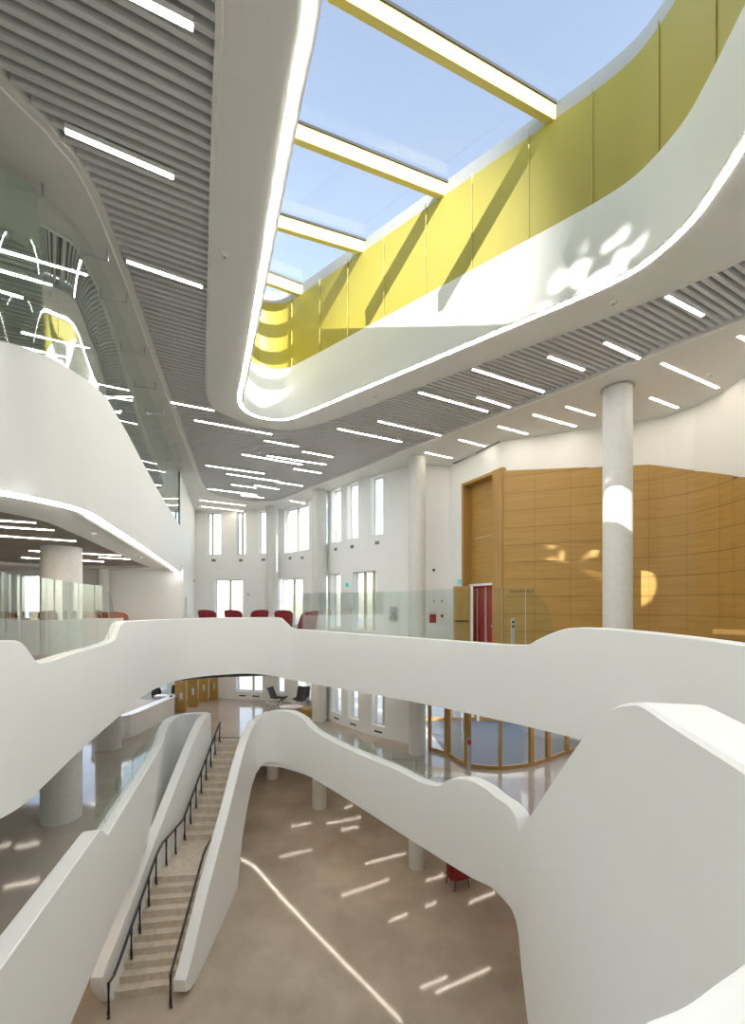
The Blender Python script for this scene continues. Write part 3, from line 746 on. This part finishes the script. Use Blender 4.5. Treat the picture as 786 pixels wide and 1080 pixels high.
# handrails
nose = lambda y: lin([(9.6,L0),(10.2,L0),(12.2,-7.72),(12.5,-7.6),(13.9,-7.6),(17.2,-5.42),(17.9,L1)])(y)
def handrail(label, x, y0, y1, posts, rail_h=.74):
    hr = thing('handrail', label, 'handrail', (x,y0,nose(y0)+EZ))
    bm = bmesh.new(); tube(bm, [(x,y,nose(y)+rail_h+EZ) for y in frange(y0,y1,.2)], .033)
    sub(finish(bm, 'rail', 'black'), hr)
    bm = bmesh.new(); tube(bm, [(x,y,nose(y)+rail_h+.022+EZ) for y in frange(y0,y1,.2)], .012)
    sub(finish(bm, 'oak_grip', 'oak2'), hr)
    for y in posts:
        bm = bmesh.new(); tube(bm, [(x,y,nose(y)+rail_h+EZ),(x,y,nose(y)+.04+EZ),(x+.02,y-.03,nose(y)+.02+EZ),(x+.06,y-.1,nose(y)+.025+EZ)], .033)
        sub(finish(bm, 'post', 'black'), hr)
handrail('long black handrail on posts along the left side of the stairs', -6.03, 9.95, 17.3, [9.96,10.9,11.3,11.75,12.15,12.75,13.35,14.0,14.45,14.9,15.35,15.8,16.25,16.7,17.2])
handrail('black handrail at the foot of the right stair wall', -4.735, 10.22, 17.2, [10.22], .70)

# ================================================================== LECTURE HALL DOOR
def wbase(px, off=0):                 # point on the door wall, offset into the hall
    A, B = Vector(XY(474,27.7)), Vector(XY(528,32.7)); d = (B-A).normalized(); n = Vector((-d.y,d.x))
    p = Vector(XY(px, wallS(px))); return p+n*off, d, n
pA, dW, nW = wbase(488); pB, _, _ = wbase(523); LW = (pB-pA).length
mW = Matrix(((dW.x,nW.x,0,pA.x),(dW.y,nW.y,0,pA.y),(0,0,1,EZ),(0,0,0,1)))
dr = bmesh.new()
for q in ((-.02,.10,-.03,.42,L2,4.37),(LW-.10,LW+.36,-.06,.42,L2,4.37),(-.02,LW-.10,-.03,.42,4.27,4.37)): box(dr, *q, mW)
door = finish(dr, 'door_1', 'oak2', kind='structure')
bm = bmesh.new(); box(bm, .1, LW-.1, .32, .40, .72, 2.35, mW); box(bm, .1, LW-.1, .32, .40, 2.37, 4.27, mW); finish(bm, 'transom_panel', 'wood', door)
bm = bmesh.new(); box(bm, .02, LW-.1, .22, .40, .64, .72, mW); finish(bm, 'transom_bar', 'white', door)
uR = LW*.42
bm = bmesh.new(); box(bm, LW*.70, LW-.1, .30, .36, L2, .64, mW, .004); lf = finish(bm, 'door_leaf', 'oak2', door)
bm = bmesh.new(); tube(bm, [mW @ Vector((LW*.72,.24,-.75)), mW @ Vector((LW*.78,.24,-.75))], .02); finish(bm, 'handle', 'steel', lf)
bm = bmesh.new(); box(bm, .05, LW*.72, .41, .44, L2, .66, mW); finish(bm, 'curtain', 'redp', door)
bm = bmesh.new(); box(bm, LW*.45, LW*.49, .36, .40, L2, .6, mW); finish(bm, 'hinge_strip', 'grey', door)
h0, h1 = Vector(XY(496.5,29.9)), Vector(XY(478.5,29.5))
bm = bmesh.new(); bar(bm, (h0.x,h0.y,(L2+.64)/2+EZ), (h1.x,h1.y,(L2+.64)/2+EZ), .05, 2.42); dl = finish(bm, 'door_leaf', 'oak2', door)
d_ = (h1-h0).normalized(); nn = Vector((d_.y,-d_.x));
if nn.y > 0: nn = -nn
bm = bmesh.new(); a_, b_ = h0+d_*.08+nn*.09, h1-d_*.05+nn*.09
tube(bm, [(*(a_-nn*.06),-.6+EZ),(*a_,-.6+EZ),(*b_,-.6+EZ),(*(b_-nn*.06),-.6+EZ)], .022); finish(bm, 'push_bar', 'black', dl)
bm = bmesh.new(); bar(bm, (*(h0+nn*.02),(L2+.64)/2+EZ), (*(h0+nn*.02-d_*.09),(L2+.64)/2+EZ), .06, 2.42); finish(bm, 'frame_post', 'shell', door)

# wall furniture near the door
def on_wall(px, py, s=wallS, off=-.03):
    S = s(px); A, B = Vector(XY(px-1, s(px-1))), Vector(XY(px+1, s(px+1))); d = (B-A).normalized(); n = Vector((-d.y,d.x))
    p = Vector(XY(px,S)); z = (HY-py)/S
    return Matrix(((d.x,n.x,0,p.x),(d.y,n.y,0,p.y),(0,0,1,z+EZ),(0,0,0,1)))
def plate(name, label, cat, px, py, w, h, m, dep=.03, group=None, s=wallS):
    bm = bmesh.new(); box(bm, -w/2, w/2, -dep, 0, -h/2, h/2, on_wall(px,py,s), .004)
    return tag(finish(bm, name, m), label, cat, group)
e = plate('exit_sign', 'teal exit sign with running figure left of the portal top of the doors', 'sign', 485, 613.6, .17, .15, 'teal', .04)
m_ = on_wall(485,613.6); bm = bmesh.new()
for q in ((-.02,.01,-.055,-.041,-.02,.03),(-.035,.03,-.055,-.041,.0,.012),(-.03,-.01,-.055,-.041,-.055,-.02),(.0,.03,-.055,-.041,-.05,-.02),(-.012,.012,-.055,-.041,.036,.058)): box(bm, *q, m_)
finish(bm, 'figure', 'shell', e)
e = plate('wayfinding_sign', 'small round teal sign on the wall between the tall windows', 'sign', 366.5, 617, .16, .16, 'teal', .04)
plate('wall_speaker', 'small black round sensor high on the white wall beside the column', 'sensor', 457.5, 601.3, .09, .09, 'black', .05)
e = plate('fire_alarm_box', 'red fire hose cabinet door on the white wall left of the door', 'fire cabinet', 456.5, 652.3, .26, .33, 'redp', .03)
m_ = on_wall(456.5,652.3); bm = bmesh.new(); box(bm, -.13,.13,-.012,0,.22,.24,m_); finish(bm, 'caption', 'grey', e)
plate('fire_alarm', 'small red pull alarm right of the fire cabinet', 'alarm', 466.2, 649.6, .09, .11, 'redp', .05)
plate('wall_switch', 'small grey switch above the fire cabinet, left of two', 'switch', 457.7, 634, .06, .1, 'grey', .03)
plate('wall_switch', 'small greenish switch right above the red pull alarm', 'switch', 466.2, 634, .08, .1, 'grey', .03)
e = plate('drinking_fountain', 'steel drinking fountain in a square wall niche behind the glass', 'drinking fountain', 415.5, 647.5, .36, .58, 'steel', .02)
m_ = on_wall(415.5,647.5); bm = bmesh.new(); box(bm, -.12,.14,-.16,-.02,-.2,-.1,m_,.01); finish(bm, 'basin', 'grey', e)
bm = bmesh.new(); tube(bm, [m_ @ Vector(p) for p in ((.03,-.06,-.1),(.03,-.06,.02),(.03,-.1,.05),(.03,-.13,.03))], .014); finish(bm, 'spout', 'black', e)
for x, y in ((300-.7,600),):
    pass
VG = 'small vents under the upper windows'
for x, y, lb in ((225.5,591,'leftmost vent under the far upper windows'),(254,591,'second vent from the left under the far upper windows'),(278,590.3,'vent left of the farthest column'),(306,588.7,'left vent under the far double window'),(319,588.3,'right vent under the far double window'),
                 (354.3,579.3,'vent under the first upper window right of the column'),(371.5,576.6,'vent under the second upper window right of the column'),(398,572.5,'vent under the rightmost upper window')):
    e = plate('wall_vent', lb, 'vent', x, y, .24, .14, 'grey', .012, VG)
    m_ = on_wall(x,y); bm = bmesh.new()
    for k in (-.04,-.01,.02,.05): box(bm, -.1,.1,-.018,-.01,k-.01,k+.006,m_)
    finish(bm, 'louvre', 'black', e)
LG = 'low slot vents under the entrance level windows'
for x, lb in ((256,'slot vent under the left of the double entrance level window'),(270,'slot vent under the right of the double entrance level window'),(355,'slot vent under the narrow entrance level window nearest the column'),(372.5,'slot vent under the middle narrow entrance level window'),(399,'slot vent under the rightmost narrow entrance level window')):
    S = wallS(x); e = plate('slot_vent', lb, 'vent', x, HY+5.16*S, .42, .07, 'black', .012, LG)
plate('wall_sensor', 'tiny dark sensor on the far left end wall', 'sensor', 204.6, 612.3, .1, .1, 'black', .04, s=sLW)
plate('light_switch', 'small grey switch right of the far bridge level window', 'switch', 262, 627, .1, .12, 'grey', .03)
plate('door_plate', 'slim grey door controls column on the left end wall', 'control panel', 196, 640, .12, .9, 'grey', .03, s=sLW)
# lettering on the oak wall
cu = bpy.data.curves.new('lettering', 'FONT'); cu.body = 'Lecture Hall D'; cu.size = .148; cu.extrude = .006; cu.materials.append(M['black'])
tx = bpy.data.objects.new('wall_lettering', cu); COL.objects.link(tx)
S = sWd(538); A, B = Vector(XY(538,sWd(538))), Vector(XY(563,sWd(563))); d = (B-A).normalized(); n = Vector((-d.y,d.x))
tx.matrix_world = Matrix(((d.x,0,-n.x,A.x-n.x*.02),(d.y,0,-n.y,A.y-n.y*.02),(0,1,0,(HY-624.7)/S+EZ),(0,0,0,1)))
bpy.context.view_layer.update(); L_ = tx.dimensions.x
tx.scale = ((B-A).length/max(L_,.1),)*3
bpy.context.view_layer.update()
tm = bpy.data.meshes.new_from_object(tx); mw = tx.matrix_world.copy(); bpy.data.objects.remove(tx)
tx = bpy.data.objects.new('wall_lettering', tm); COL.objects.link(tx); tx.matrix_world = mw
tag(tx, 'dark lettering reading Lecture Hall D on the oak wall', 'lettering')
# ceiling slot diffusers
bm = bmesh.new()
for (x0,y0),(x1,y1) in (((478.5,488.8),(499,480.6)),((502,478.2),(527.5,465.6))):
    a, b = onz(x0,y0,CEIL), onz(x1,y1,CEIL); bar(bm, (a.x,a.y,zc-.003), (b.x,b.y,zc-.003), .08, .01)
tag(finish(bm, 'slot_diffuser', 'black'), 'dark air slot in the white ceiling above the lecture hall door', 'air slot')
# smoke detectors
DG = 'round ceiling detectors'
for x, y, z, lb in ((395,417.5,CEIL,'round detector on the white border below the skylight light strip'),(647,319,CEIL,'round detector on the white border right of the skylight'),(237,269,CEIL,'round detector on the wide white border left of the skylight'),(749,394.5,CEIL,'round detector on the white ceiling near the right edge'),
                    (97,562,1.33,'round detector under the white balcony'),(148,587.5,1.33,'farther round detector under the white balcony')):
    p = onz(x,y,z); bm = bmesh.new(); cyl(bm, p.x, p.y, p.z-.03, p.z, .05, 20, .07)
    o = finish(bm, 'smoke_detector', 'soffit'); tag(o, lb, 'detector', DG)
    bm = bmesh.new(); cyl(bm, p.x, p.y, p.z-.045, p.z-.03, .025, 14); finish(bm, 'sensor', 'grey', o)
# door opener post
p = Vector(XY(541,40.5)); pr = thing('door_opener_post', 'slim steel door opener post with dark buttons behind the bridge glass', 'post', (p.x,p.y,L2+EZ))
bm = bmesh.new(); box(bm, p.x-.045,p.x+.045,p.y-.03,p.y+.03,L2+EZ,-.36+EZ,None,.01); sub(finish(bm,'post','grey'),pr)
for z in (-.47,-.58):
    bm = bmesh.new(); box(bm, p.x-.028,p.x+.028,p.y-.04,p.y-.028,z-.03+EZ,z+.03+EZ); sub(finish(bm,'button','black'),pr)
# oak bench by the panelled wall
bx = XY(775,51); bn = thing('oak_bench', 'oak bench top beside the panelled wall at the right edge', 'bench', (bx[0],bx[1],L2+EZ))
bm = bmesh.new(); a, b = onz(752.5,666,-.55), onz(815,668,-.55); bar(bm, a, b, .42, .075); sub(finish(bm,'bench_top','benchoak'),bn)
bm = bmesh.new(); c = (a+b)/2; box(bm, c.x+.25,c.x+.6,c.y-.02,c.y+.12,L2+EZ,c.z-.03); sub(finish(bm,'base','groove'),bn)  # base coloured dark to stand in for the shade under the top

# ================================================================== SEATING
def make_chair(name, label, m, group):
    t = thing(name, label, 'chair', group=group)
    bm = bmesh.new()                                           # wrapped high back, wider at the top
    n = 14; rows = []
    for zi, (z, w, dep, lean) in enumerate(((.30,.33,.36,0),(.62,.36,.36,.03),(1.0,.40,.33,.09),(1.32,.42,.24,.14),(1.40,.41,.19,.155),(1.46,.36,.10,.16))):
        r = []
        for k in range(n+1):
            a = math.pi*k/n; x = -w*math.cos(a); y = .18+lean+.20*math.sin(a)**.7-dep*abs(math.cos(a))**3
            r.append((x,y,z+(.07*math.sin(a) if zi >= 3 else 0)))
        rows.append(r)
    for th in (0,1):
        rv = [[bm.verts.new((x*(1-.1*th), y-.07*th, z)) for x,y,z in r] for r in rows]
        for r, q in zip(rv, rv[1:]):
            for k in range(n): bm.faces.new((r[k],r[k+1],q[k+1],q[k]))
        if th == 0: o_top = rv
    for k in range(n):
        bm.faces.new((o_top[-1][k],o_top[-1][k+1],rv[-1][k+1],rv[-1][k])); bm.faces.new((o_top[0][k],o_top[0][k+1],rv[0][k+1],rv[0][k]))
    for r in (0,n):
        for i in range(5): bm.faces.new((o_top[i][r],o_top[i+1][r],rv[i+1][r],rv[i][r]))
    finish(bm, 'backrest', m, t, ang=60)
    bm = bmesh.new(); box(bm, -.30,.30,-.36,.20,.30,.46,None,.05); finish(bm, 'seat', m, t)
    for sx in (-1,1):
        for sy in (-.3,.14):
            bm = bmesh.new(); tube(bm, [(sx*.25,sy,.31),(sx*.29,sy*1.1,0)], .016, 6); finish(bm, 'leg', 'black', t)
    return t
ch = make_chair('lounge_chair', '', 'red', 'high back red lounge chairs by the far windows')
spots = [(219.5,22.2,0,'leftmost red high-back chair showing over the bridge parapet'),(247,22.2,0,'second red high-back chair from the left, in front of the far window'),(273.5,22.2,.5,'narrow-looking turned red chair left of the farthest column'),
         (299.5,23.2,.1,'red high-back chair just above the step of the bridge parapet'),(322.5,26,1.15,'red chair seen in full side view behind the bridge glass')]
for i, (px,s,rz,lb) in enumerate(spots):
    c = ch if i == 0 else copy_tree(ch); x, y = XY(px,s); c.location = (x,y,L2+EZ); c.rotation_euler.z = rz+math.pi; c['label'] = lb
x,y = XY(481.5,31.4); c = copy_tree(ch); c.location = (x,y,0); c.rotation_euler.z = .4; c['label'] = 'red chair on the ground floor peeking out under the right atrium edge'; c['group'] = 'high back red lounge chairs on the ground floor'
LCG = 'high back lounge chairs behind the left glass guard'
def recolour(t, m):
    for k in kids(t):
        if k.name.split('.')[0] in ('backrest','seat'):
            k.data = k.data.copy(); k.data.materials[0] = M[m]
for px,s,rz,lb,m in ((-18,28.6,.3,'red chair cut by the left edge of the photo','red'),(9.5,28.6,0,'brown high-back chair nearest the left edge','brown'),(48.5,28.6,0,'brown high-back chair in front of the city window','brown'),(96,28.6,0,'terracotta high-back chair right of the thick column','terra'),(123,29,.2,'terracotta high-back chair at the end of the left glass guard','terra')):
    c = copy_tree(ch); x,y = XY(px,s); c.location = (x,y,L2+EZ+.004); c.rotation_euler.z = math.pi+rz; c['label'] = lb; c['group'] = LCG; recolour(c, m)
# entrance level lounge
def shell_chair(label, px, s, rz, shellm, group):
    x,y = XY(px,s); t = thing('shell_chair', label, 'chair', (x,y,L1+EZ), group, rz)
    bm = bmesh.new(); n = 10; rows = []
    for k in range(n+1):
        a = k/n; yy = .42-.9*a if a < .55 else -.075-.25*(a-.55)/.45-.08; zz = .44-.06*math.sin(a*math.pi/1.1) if a < .5 else .40+.62*((a-.5)/.5)**1.15
        rows.append([(xx*(.38-.05*a), yy+abs(xx)**2*.12, zz+abs(xx)**2*(.16 if a < .6 else .05)) for xx in (-1,-.6,-.2,.2,.6,1)])
    rv = [[bm.verts.new(p) for p in r] for r in rows]
    for r,q in zip(rv,rv[1:]):
        for k in range(5): bm.faces.new((r[k],r[k+1],q[k+1],q[k]))
    o = finish(bm, 'shell', shellm, t, ang=60); sm = o.modifiers.new('thickness','SOLIDIFY'); sm.thickness = .035
    bm = bmesh.new()
    rv = [[bm.verts.new((p[0]*.82,p[1]+.02,p[2]+.045)) for p in r] for r in rows]
    for r,q in zip(rv,rv[1:]):
        for k in range(5): bm.faces.new((r[k],r[k+1],q[k+1],q[k]))
    o = finish(bm, 'cushion', 'blackleather', t, ang=60); sm = o.modifiers.new('thickness','SOLIDIFY'); sm.thickness = .05; sm.offset = 1
    for sx in (-1,1):
        bm = bmesh.new(); tube(bm, [(sx*.26,.34,0),(sx*.26,.1,.40),(sx*.26,-.35,0)], .018, 6); finish(bm, 'leg', 'steel', t)
CG = 'shell lounge chairs on the entrance level'
shell_chair('white shell armchair with black cushion left of the oval table', 290, 20.6, -1.9, 'shell', CG)
shell_chair('black armchair with a wide back behind the oval table', 319, 20.5, 3.0, 'blackleather', CG)
x,y = XY(307,22.0); t = thing('coffee_table', 'oval white coffee table between the two lounge chairs', 'table', (x,y,L1+EZ))
bm = bmesh.new(); cyl(bm, 0,0,.40,.46,.5,40,.52); bmesh.ops.scale(bm, vec=(1.1,.7,1), verts=bm.verts); finish(bm, 'table_top', 'shell', t)
bm = bmesh.new(); cyl(bm, 0,0,.02,.40,.035,16); finish(bm, 'pedestal', 'steel', t)
bm = bmesh.new(); cyl(bm, 0,0,0,.02,.25,30); finish(bm, 'base', 'steel', t)
x,y = XY(322,21.9); bm = bmesh.new(); box(bm, x-.3,x+.3,y-.3,y+.3,L1+EZ,L1+EZ+.36,None,.03); tag(finish(bm,'wooden_stool','wood'), 'low oak cube stool right of the oval coffee table', 'stool')
# office chairs at the reception
def office_chair(label, px, s, rz):
    x,y = XY(px,s); t = thing('office_chair', label, 'chair', (x,y,L1+EZ), 'black office chairs behind the reception desk', rz)
    bm = bmesh.new(); box(bm, -.27,.27,-.27,.25,.44,.53,None,.035); finish(bm,'seat','blackleather',t)
    bm = bmesh.new(); n=8; rows=[]
    for z,w in ((.55,.25),(.8,.29),(1.02,.24)):
        rows.append([bm.verts.new((w*math.sin(1.25*(k/n*2-1)), .30-.16*(1-math.cos(1.25*(k/n*2-1)))+.08*(z-.55), z)) for k in range(n+1)])
    for r,q in zip(rows,rows[1:]):
        for k in range(n): bm.faces.new((r[k],r[k+1],q[k+1],q[k]))
    o = finish(bm,'backrest','blackleather',t,ang=60); sm=o.modifiers.new('thickness','SOLIDIFY'); sm.thickness=.04
    bm = bmesh.new(); cyl(bm,0,0,.1,.45,.03,12); finish(bm,'stem','steel',t)
    for k in range(5):
        a = k*2*math.pi/5; bm = bmesh.new(); tube(bm,[(0,0,.12),(.3*math.cos(a),.3*math.sin(a),.03)],.02,6); finish(bm,'leg','steel',t)
office_chair('black office chair behind the reception desk, its back to the left', 167.5, 20.6, 1.0)
office_chair('black office chair next to the oak screens behind the desk', 180, 19.9, -.6)
# reception desk
rd = thing('reception_desk', 'white curved reception desk with brown worktop behind the left atrium edge', 'desk', (-9.9,19.5,L1+EZ))
front = catmull([(-11.4,17.6),(-10.9,17.15),(-10.3,17.1),(-9.75,17.5),(-9.62,18.3),(-9.55,20),(-9.5,21.0),(-9.75,21.4),(-10.6,21.5)], 6, False)
Nn = left_normals(front)
def desk_ring(w0, w1, z0, z1, name, m):
    bm = bmesh.new(); rows = []
    for p,n in zip(front,Nn):
        a, b = p+n*w0, p+n*w1; rows.append([bm.verts.new(v) for v in ((a.x,a.y,z0),(a.x,a.y,z1),(b.x,b.y,z1),(b.x,b.y,z0))])
    for r,q in zip(rows,rows[1:]):
        for i in range(4): bm.faces.new((r[i],r[(i+1)%4],q[(i+1)%4],q[i]))
    bm.faces.new(rows[0]); bm.faces.new(rows[-1][::-1])
    return sub(finish(bm,name,m), rd)
z1_ = L1+EZ
desk_ring(.05,.16,z1_,z1_+.86,'front_panel','desk'); desk_ring(0,.42,z1_+.86,z1_+.92,'counter_top','desk'); bm = bmesh.new(); box(bm, -11.5, -9.98, 18.3, 21.0, z1_+.74, z1_+.79); sub(finish(bm,'worktop','oakdark'), rd)
bm = bmesh.new(); box(bm,-.05,.05,-.04,.04,0,.06,None,.008); o = finish(bm,'desk_telephone','black'); o.location = (*XY(180.5,22.0), z1_+.92); tag(o,'small black device on the right end of the reception counter','device')
# oak screens with square windows
SG = 'oak screens beyond the reception desk'
for x0,x1,yb,lb in ((185,196.3,751.5,'nearest oak screen next to the reception desk'),(197.8,208.5,745.5,'second oak screen from the reception desk'),(210,219.3,740.5,'third oak screen from the reception desk'),(221.3,229.7,738.4,'farthest oak screen near the far windows')):
    S = (yb-HY)/5.37; X0,Y = XY(x0,S); X1,_ = XY(x1,S); w = X1-X0
    t = thing('oak_screen', lb, 'screen', ((X0+X1)/2,Y,z1_), SG)
    bm = bmesh.new(); h = 2.35; c0, c1 = -.16*w, .22*w
    for q in ((-w/2,c0,0,h),(c1,w/2,0,h),(c0,c1,0,.62),(c0,c1,.98,1.52),(c0,c1,1.9,h)): box(bm, q[0],q[1],-.06,.06,q[2],q[3])
    finish(bm,'panel','wood',t)
    for z in (.62,1.52):
        bm = bmesh.new(); quad(bm,(c0,0,z),(c1,0,z),(c1,0,z+.38),(c0,0,z+.38)); finish(bm,'glass_pane','gl',t)
# ================================================================== ENTRANCE VESTIBULE
vs = thing('entrance_vestibule', 'curved glazed entrance vestibule with oak frames under the bridge', 'vestibule', (4.2,15,z1_))
posts = [(453.5,28.8),(472,29.7),(493.5,31.9),(527.5,32.5),(560.5,31.8),(578,30.8),(598,29.4),(622,28)]
zt_ = -2.75+EZ
PV = [Vector(XY(*p)) for p in posts]
for i, p in enumerate(PV):
    a = PV[max(i-1,0)]; b = PV[min(i+1,len(PV)-1)]; d=(b-a).normalized()
    w = (.09,.2,.2,.09,.15,.17,.13,.13)[i]
    bm = bmesh.new(); bar(bm,(*(p-d*w/2),(z1_+zt_)/2),(*(p+d*w/2),(z1_+zt_)/2),.12,zt_-z1_); sub(finish(bm,'post','oak2'),vs)
crv = catmull([tuple(p) for p in PV], 6, False)
for i in range(len(PV)-1):
    seg = crv[i*6:i*6+7]
    n = left_normals(seg)
    for z0,z1 in ((z1_,z1_+.12),(zt_-.25,zt_)):
        bm = bmesh.new()
        rv = [[bm.verts.new((*(p-q*.04),z0)),bm.verts.new((*(p-q*.04),z1)),bm.verts.new((*(p+q*.04),z1)),bm.verts.new((*(p+q*.04),z0))] for p,q in zip(seg,n)]
        for r,k in zip(rv,rv[1:]):
            for j in range(4): bm.faces.new((r[j],r[(j+1)%4],k[(j+1)%4],k[j]))
        sub(finish(bm,'rail','oak2'),vs)
    bm = bmesh.new(); rv=[(bm.verts.new((*p,z1_+.12)),bm.verts.new((*p,zt_-.25))) for p in seg]
    for r,k in zip(rv,rv[1:]): bm.faces.new((r[0],k[0],k[1],r[1]))
    sub(finish(bm,'glass_pane','glw'),vs)
vm = [Vector(p) for p in crv[6:43]]+C([(7.4,20.0),(2.3,20.0)])
bm = bmesh.new(); poly_sheet([vm], lambda c: inside(c,vm), z1_+.012, bm); tag(finish(bm,'entrance_mat','mat'),'dark grey entrance mat filling the vestibule floor','mat')
dcount = 1
for x0 in (2.35,3.6,4.95,6.2):
    dcount += 1
    bm = bmesh.new()
    for q in ((x0,x0+.1,z1_,zt_-.25),(x0+1.1,x0+1.2,z1_,zt_-.25),(x0+.1,x0+1.1,z1_,z1_+.14),(x0+.1,x0+1.1,zt_-.4,zt_-.25)): box(bm,q[0],q[1],20.1,20.2,q[2],q[3])
    o = finish(bm,'door_%d'%dcount,'oak2',kind='structure')
    bm = bmesh.new(); quad(bm,(x0+.1,20.15,z1_+.14),(x0+1.1,20.15,z1_+.14),(x0+1.1,20.15,zt_-.4),(x0+.1,20.15,zt_-.4)); finish(bm,'pane','glw',o)
x,y = XY(494.8,33.4); pr = thing('access_post','slim steel post with red stop button beside the vestibule','post',(x,y,z1_))
bm=bmesh.new(); box(bm,x-.05,x+.05,y-.05,y+.05,z1_,z1_+1.15,None,.01); sub(finish(bm,'post','steel'),pr)
bm=bmesh.new(); box(bm,x-.06,x+.06,y-.09,y-.04,z1_+.95,z1_+1.1,None,.02); sub(finish(bm,'button','redp'),pr)

# ================================================================== OUTSIDE
hole = C([(-18.3,-5),(-18.3,12.3),(XY(60,18.6)[0]-.4,25.2)]+[(p[0]+.25,p[1]+.45) for p in fp]+[(2.05,20.4),(9.2,20.4),(9.2,-5)])
sq = C([(-120,-60),(120,-60),(120,160),(-120,160)])
bm = bmesh.new(); poly_sheet([sq,hole], lambda c: not inside(c,hole), L1+EZ-.06, bm); finish(bm,'ground','plaza',kind='structure')
def building(label, x0,x1,y0,y1,h,m,rows,cols,base=L1):
    t = thing('building', label, 'building', ((x0+x1)/2,y0,base+EZ))
    bm = bmesh.new(); box(bm,x0,x1,y0,y1,base+EZ,base+EZ+h); sub(finish(bm,'wall_block',m),t)
    bm = bmesh.new(); W=(x1-x0)/cols; H=h/rows
    for r in range(rows):
        for c in range(cols): box(bm,x0+W*(c+.2),x0+W*(c+.8),y0-.05,y0+.02,base+EZ+H*(r+.3),base+EZ+H*(r+.8))
    sub(finish(bm,'window_band','tower'),t)
building('low orange brick building outside the entrance level windows', -18,1,36,44,3.2,'brick',1,6)
building('grey tower block seen through the left window', -42,-38.6,50,56,16,'tower',9,3)
building('pale low blocks on the skyline through the left window', -38,-28,55,62,5.2,'plaza',2,8)

# ================================================================== LIGHT, SKY, CAMERA
w = bpy.data.worlds.new('World'); SC.world = w; w.use_nodes = True; nt = w.node_tree
bg = nt.nodes['Background']
sky = nt.nodes.new('ShaderNodeTexSky'); sky.sky_type = 'NISHITA'; sky.sun_disc = False
sunv = Vector((-.76,.65,-.34)).normalized()
sky.sun_elevation = math.asin(-sunv.z); sky.sun_rotation = math.atan2(-sunv.x, -sunv.y)
sky.air_density = 1.0; sky.dust_density = .6; sky.ozone_density = 1.5
hs = nt.nodes.new('ShaderNodeHueSaturation'); hs.inputs['Saturation'].default_value = .66
nt.links.new(sky.outputs[0], hs.inputs['Color']); nt.links.new(hs.outputs[0], bg.inputs['Color']); bg.inputs['Strength'].default_value = .142
sl = bpy.data.lights.new('sun','SUN'); sl.energy = 3.2; sl.angle = math.radians(.6); sl.color = (1,.95,.87)
so = bpy.data.objects.new('sun', sl); COL.objects.link(so); so.rotation_euler = sunv.to_track_quat('-Z','Y').to_euler()

cam = bpy.data.cameras.new('camera'); co = bpy.data.objects.new('camera', cam); COL.objects.link(co)
co.location = (0,0,EZ); co.rotation_euler = (math.pi/2,0,0)
cam.sensor_fit = 'HORIZONTAL'; cam.sensor_width = 36; cam.lens = 36*F/786; cam.shift_y = (HY-540)/786; cam.clip_start = .05; cam.clip_end = 500
SC.camera = co
# sunlight thrown back by a glazed facade across the street: narrow far beams
def beam_light(name, target, d, dist, rad, power, blend, srcr, gobo=None):
    l = bpy.data.lights.new(name,'SPOT'); l.energy = power; l.spot_size = 2*math.atan(rad/dist); l.spot_blend = blend; l.shadow_soft_size = srcr; l.color = (1,.95,.85)
    o = bpy.data.objects.new(name,l); COL.objects.link(o); T = Vector(target); dd = Vector(d).normalized()
    o.location = T-dd*dist; o.rotation_euler = dd.to_track_quat('-Z','Y').to_euler()
    if gobo:                      # rippled panes break the reflected light into flakes
        l.use_nodes = True; t = l.node_tree; em = t.nodes['Emission']
        tc = t.nodes.new('ShaderNodeTexCoord'); nz = t.nodes.new('ShaderNodeTexNoise'); nz.inputs['Scale'].default_value = gobo[0]; nz.inputs['Detail'].default_value = 1
        mp = t.nodes.new('ShaderNodeMapping'); mp.inputs['Location'].default_value = gobo[3]
        cr = t.nodes.new('ShaderNodeValToRGB'); cr.color_ramp.elements[0].position = gobo[1]; cr.color_ramp.elements[1].position = gobo[2]
        t.links.new(tc.outputs['Normal'], mp.inputs['Vector']); t.links.new(mp.outputs[0], nz.inputs['Vector']); t.links.new(nz.outputs['Fac'], cr.inputs['Fac']); t.links.new(cr.outputs['Color'], em.inputs['Strength'])
beam_light('facade_reflection', (.8,9.8,6.0+EZ), (.9,1.42,-1.1), 40, 3.7, 34000, .85, .16)
beam_light('facade_reflection', (6.3,12.9,1.25+EZ), (.85,1.8,-1.15), 40, 1.35, 45000, .5, .08, (95,.53,.60,(.37,.1,0)))
beam_light('facade_reflection', (5.85,10.2,2.45+EZ), (1.0,1.42,-1.15), 40, .55, 60000, .3, .05)
vs_ = SC.view_settings; vs_.view_transform = 'Standard'; vs_.look = 'None'; vs_.gamma = 1; vs_.use_curve_mapping = False; vs_.exposure = 1.80
SC.cycles.max_bounces = 10; SC.cycles.diffuse_bounces = 5; SC.cycles.glossy_bounces = 4; SC.cycles.transparent_max_bounces = 16
SC.cycles.use_denoising = True; SC.cycles.caustics_reflective = False; SC.cycles.caustics_refractive = False
SC.cycles.sample_clamp_indirect = 6
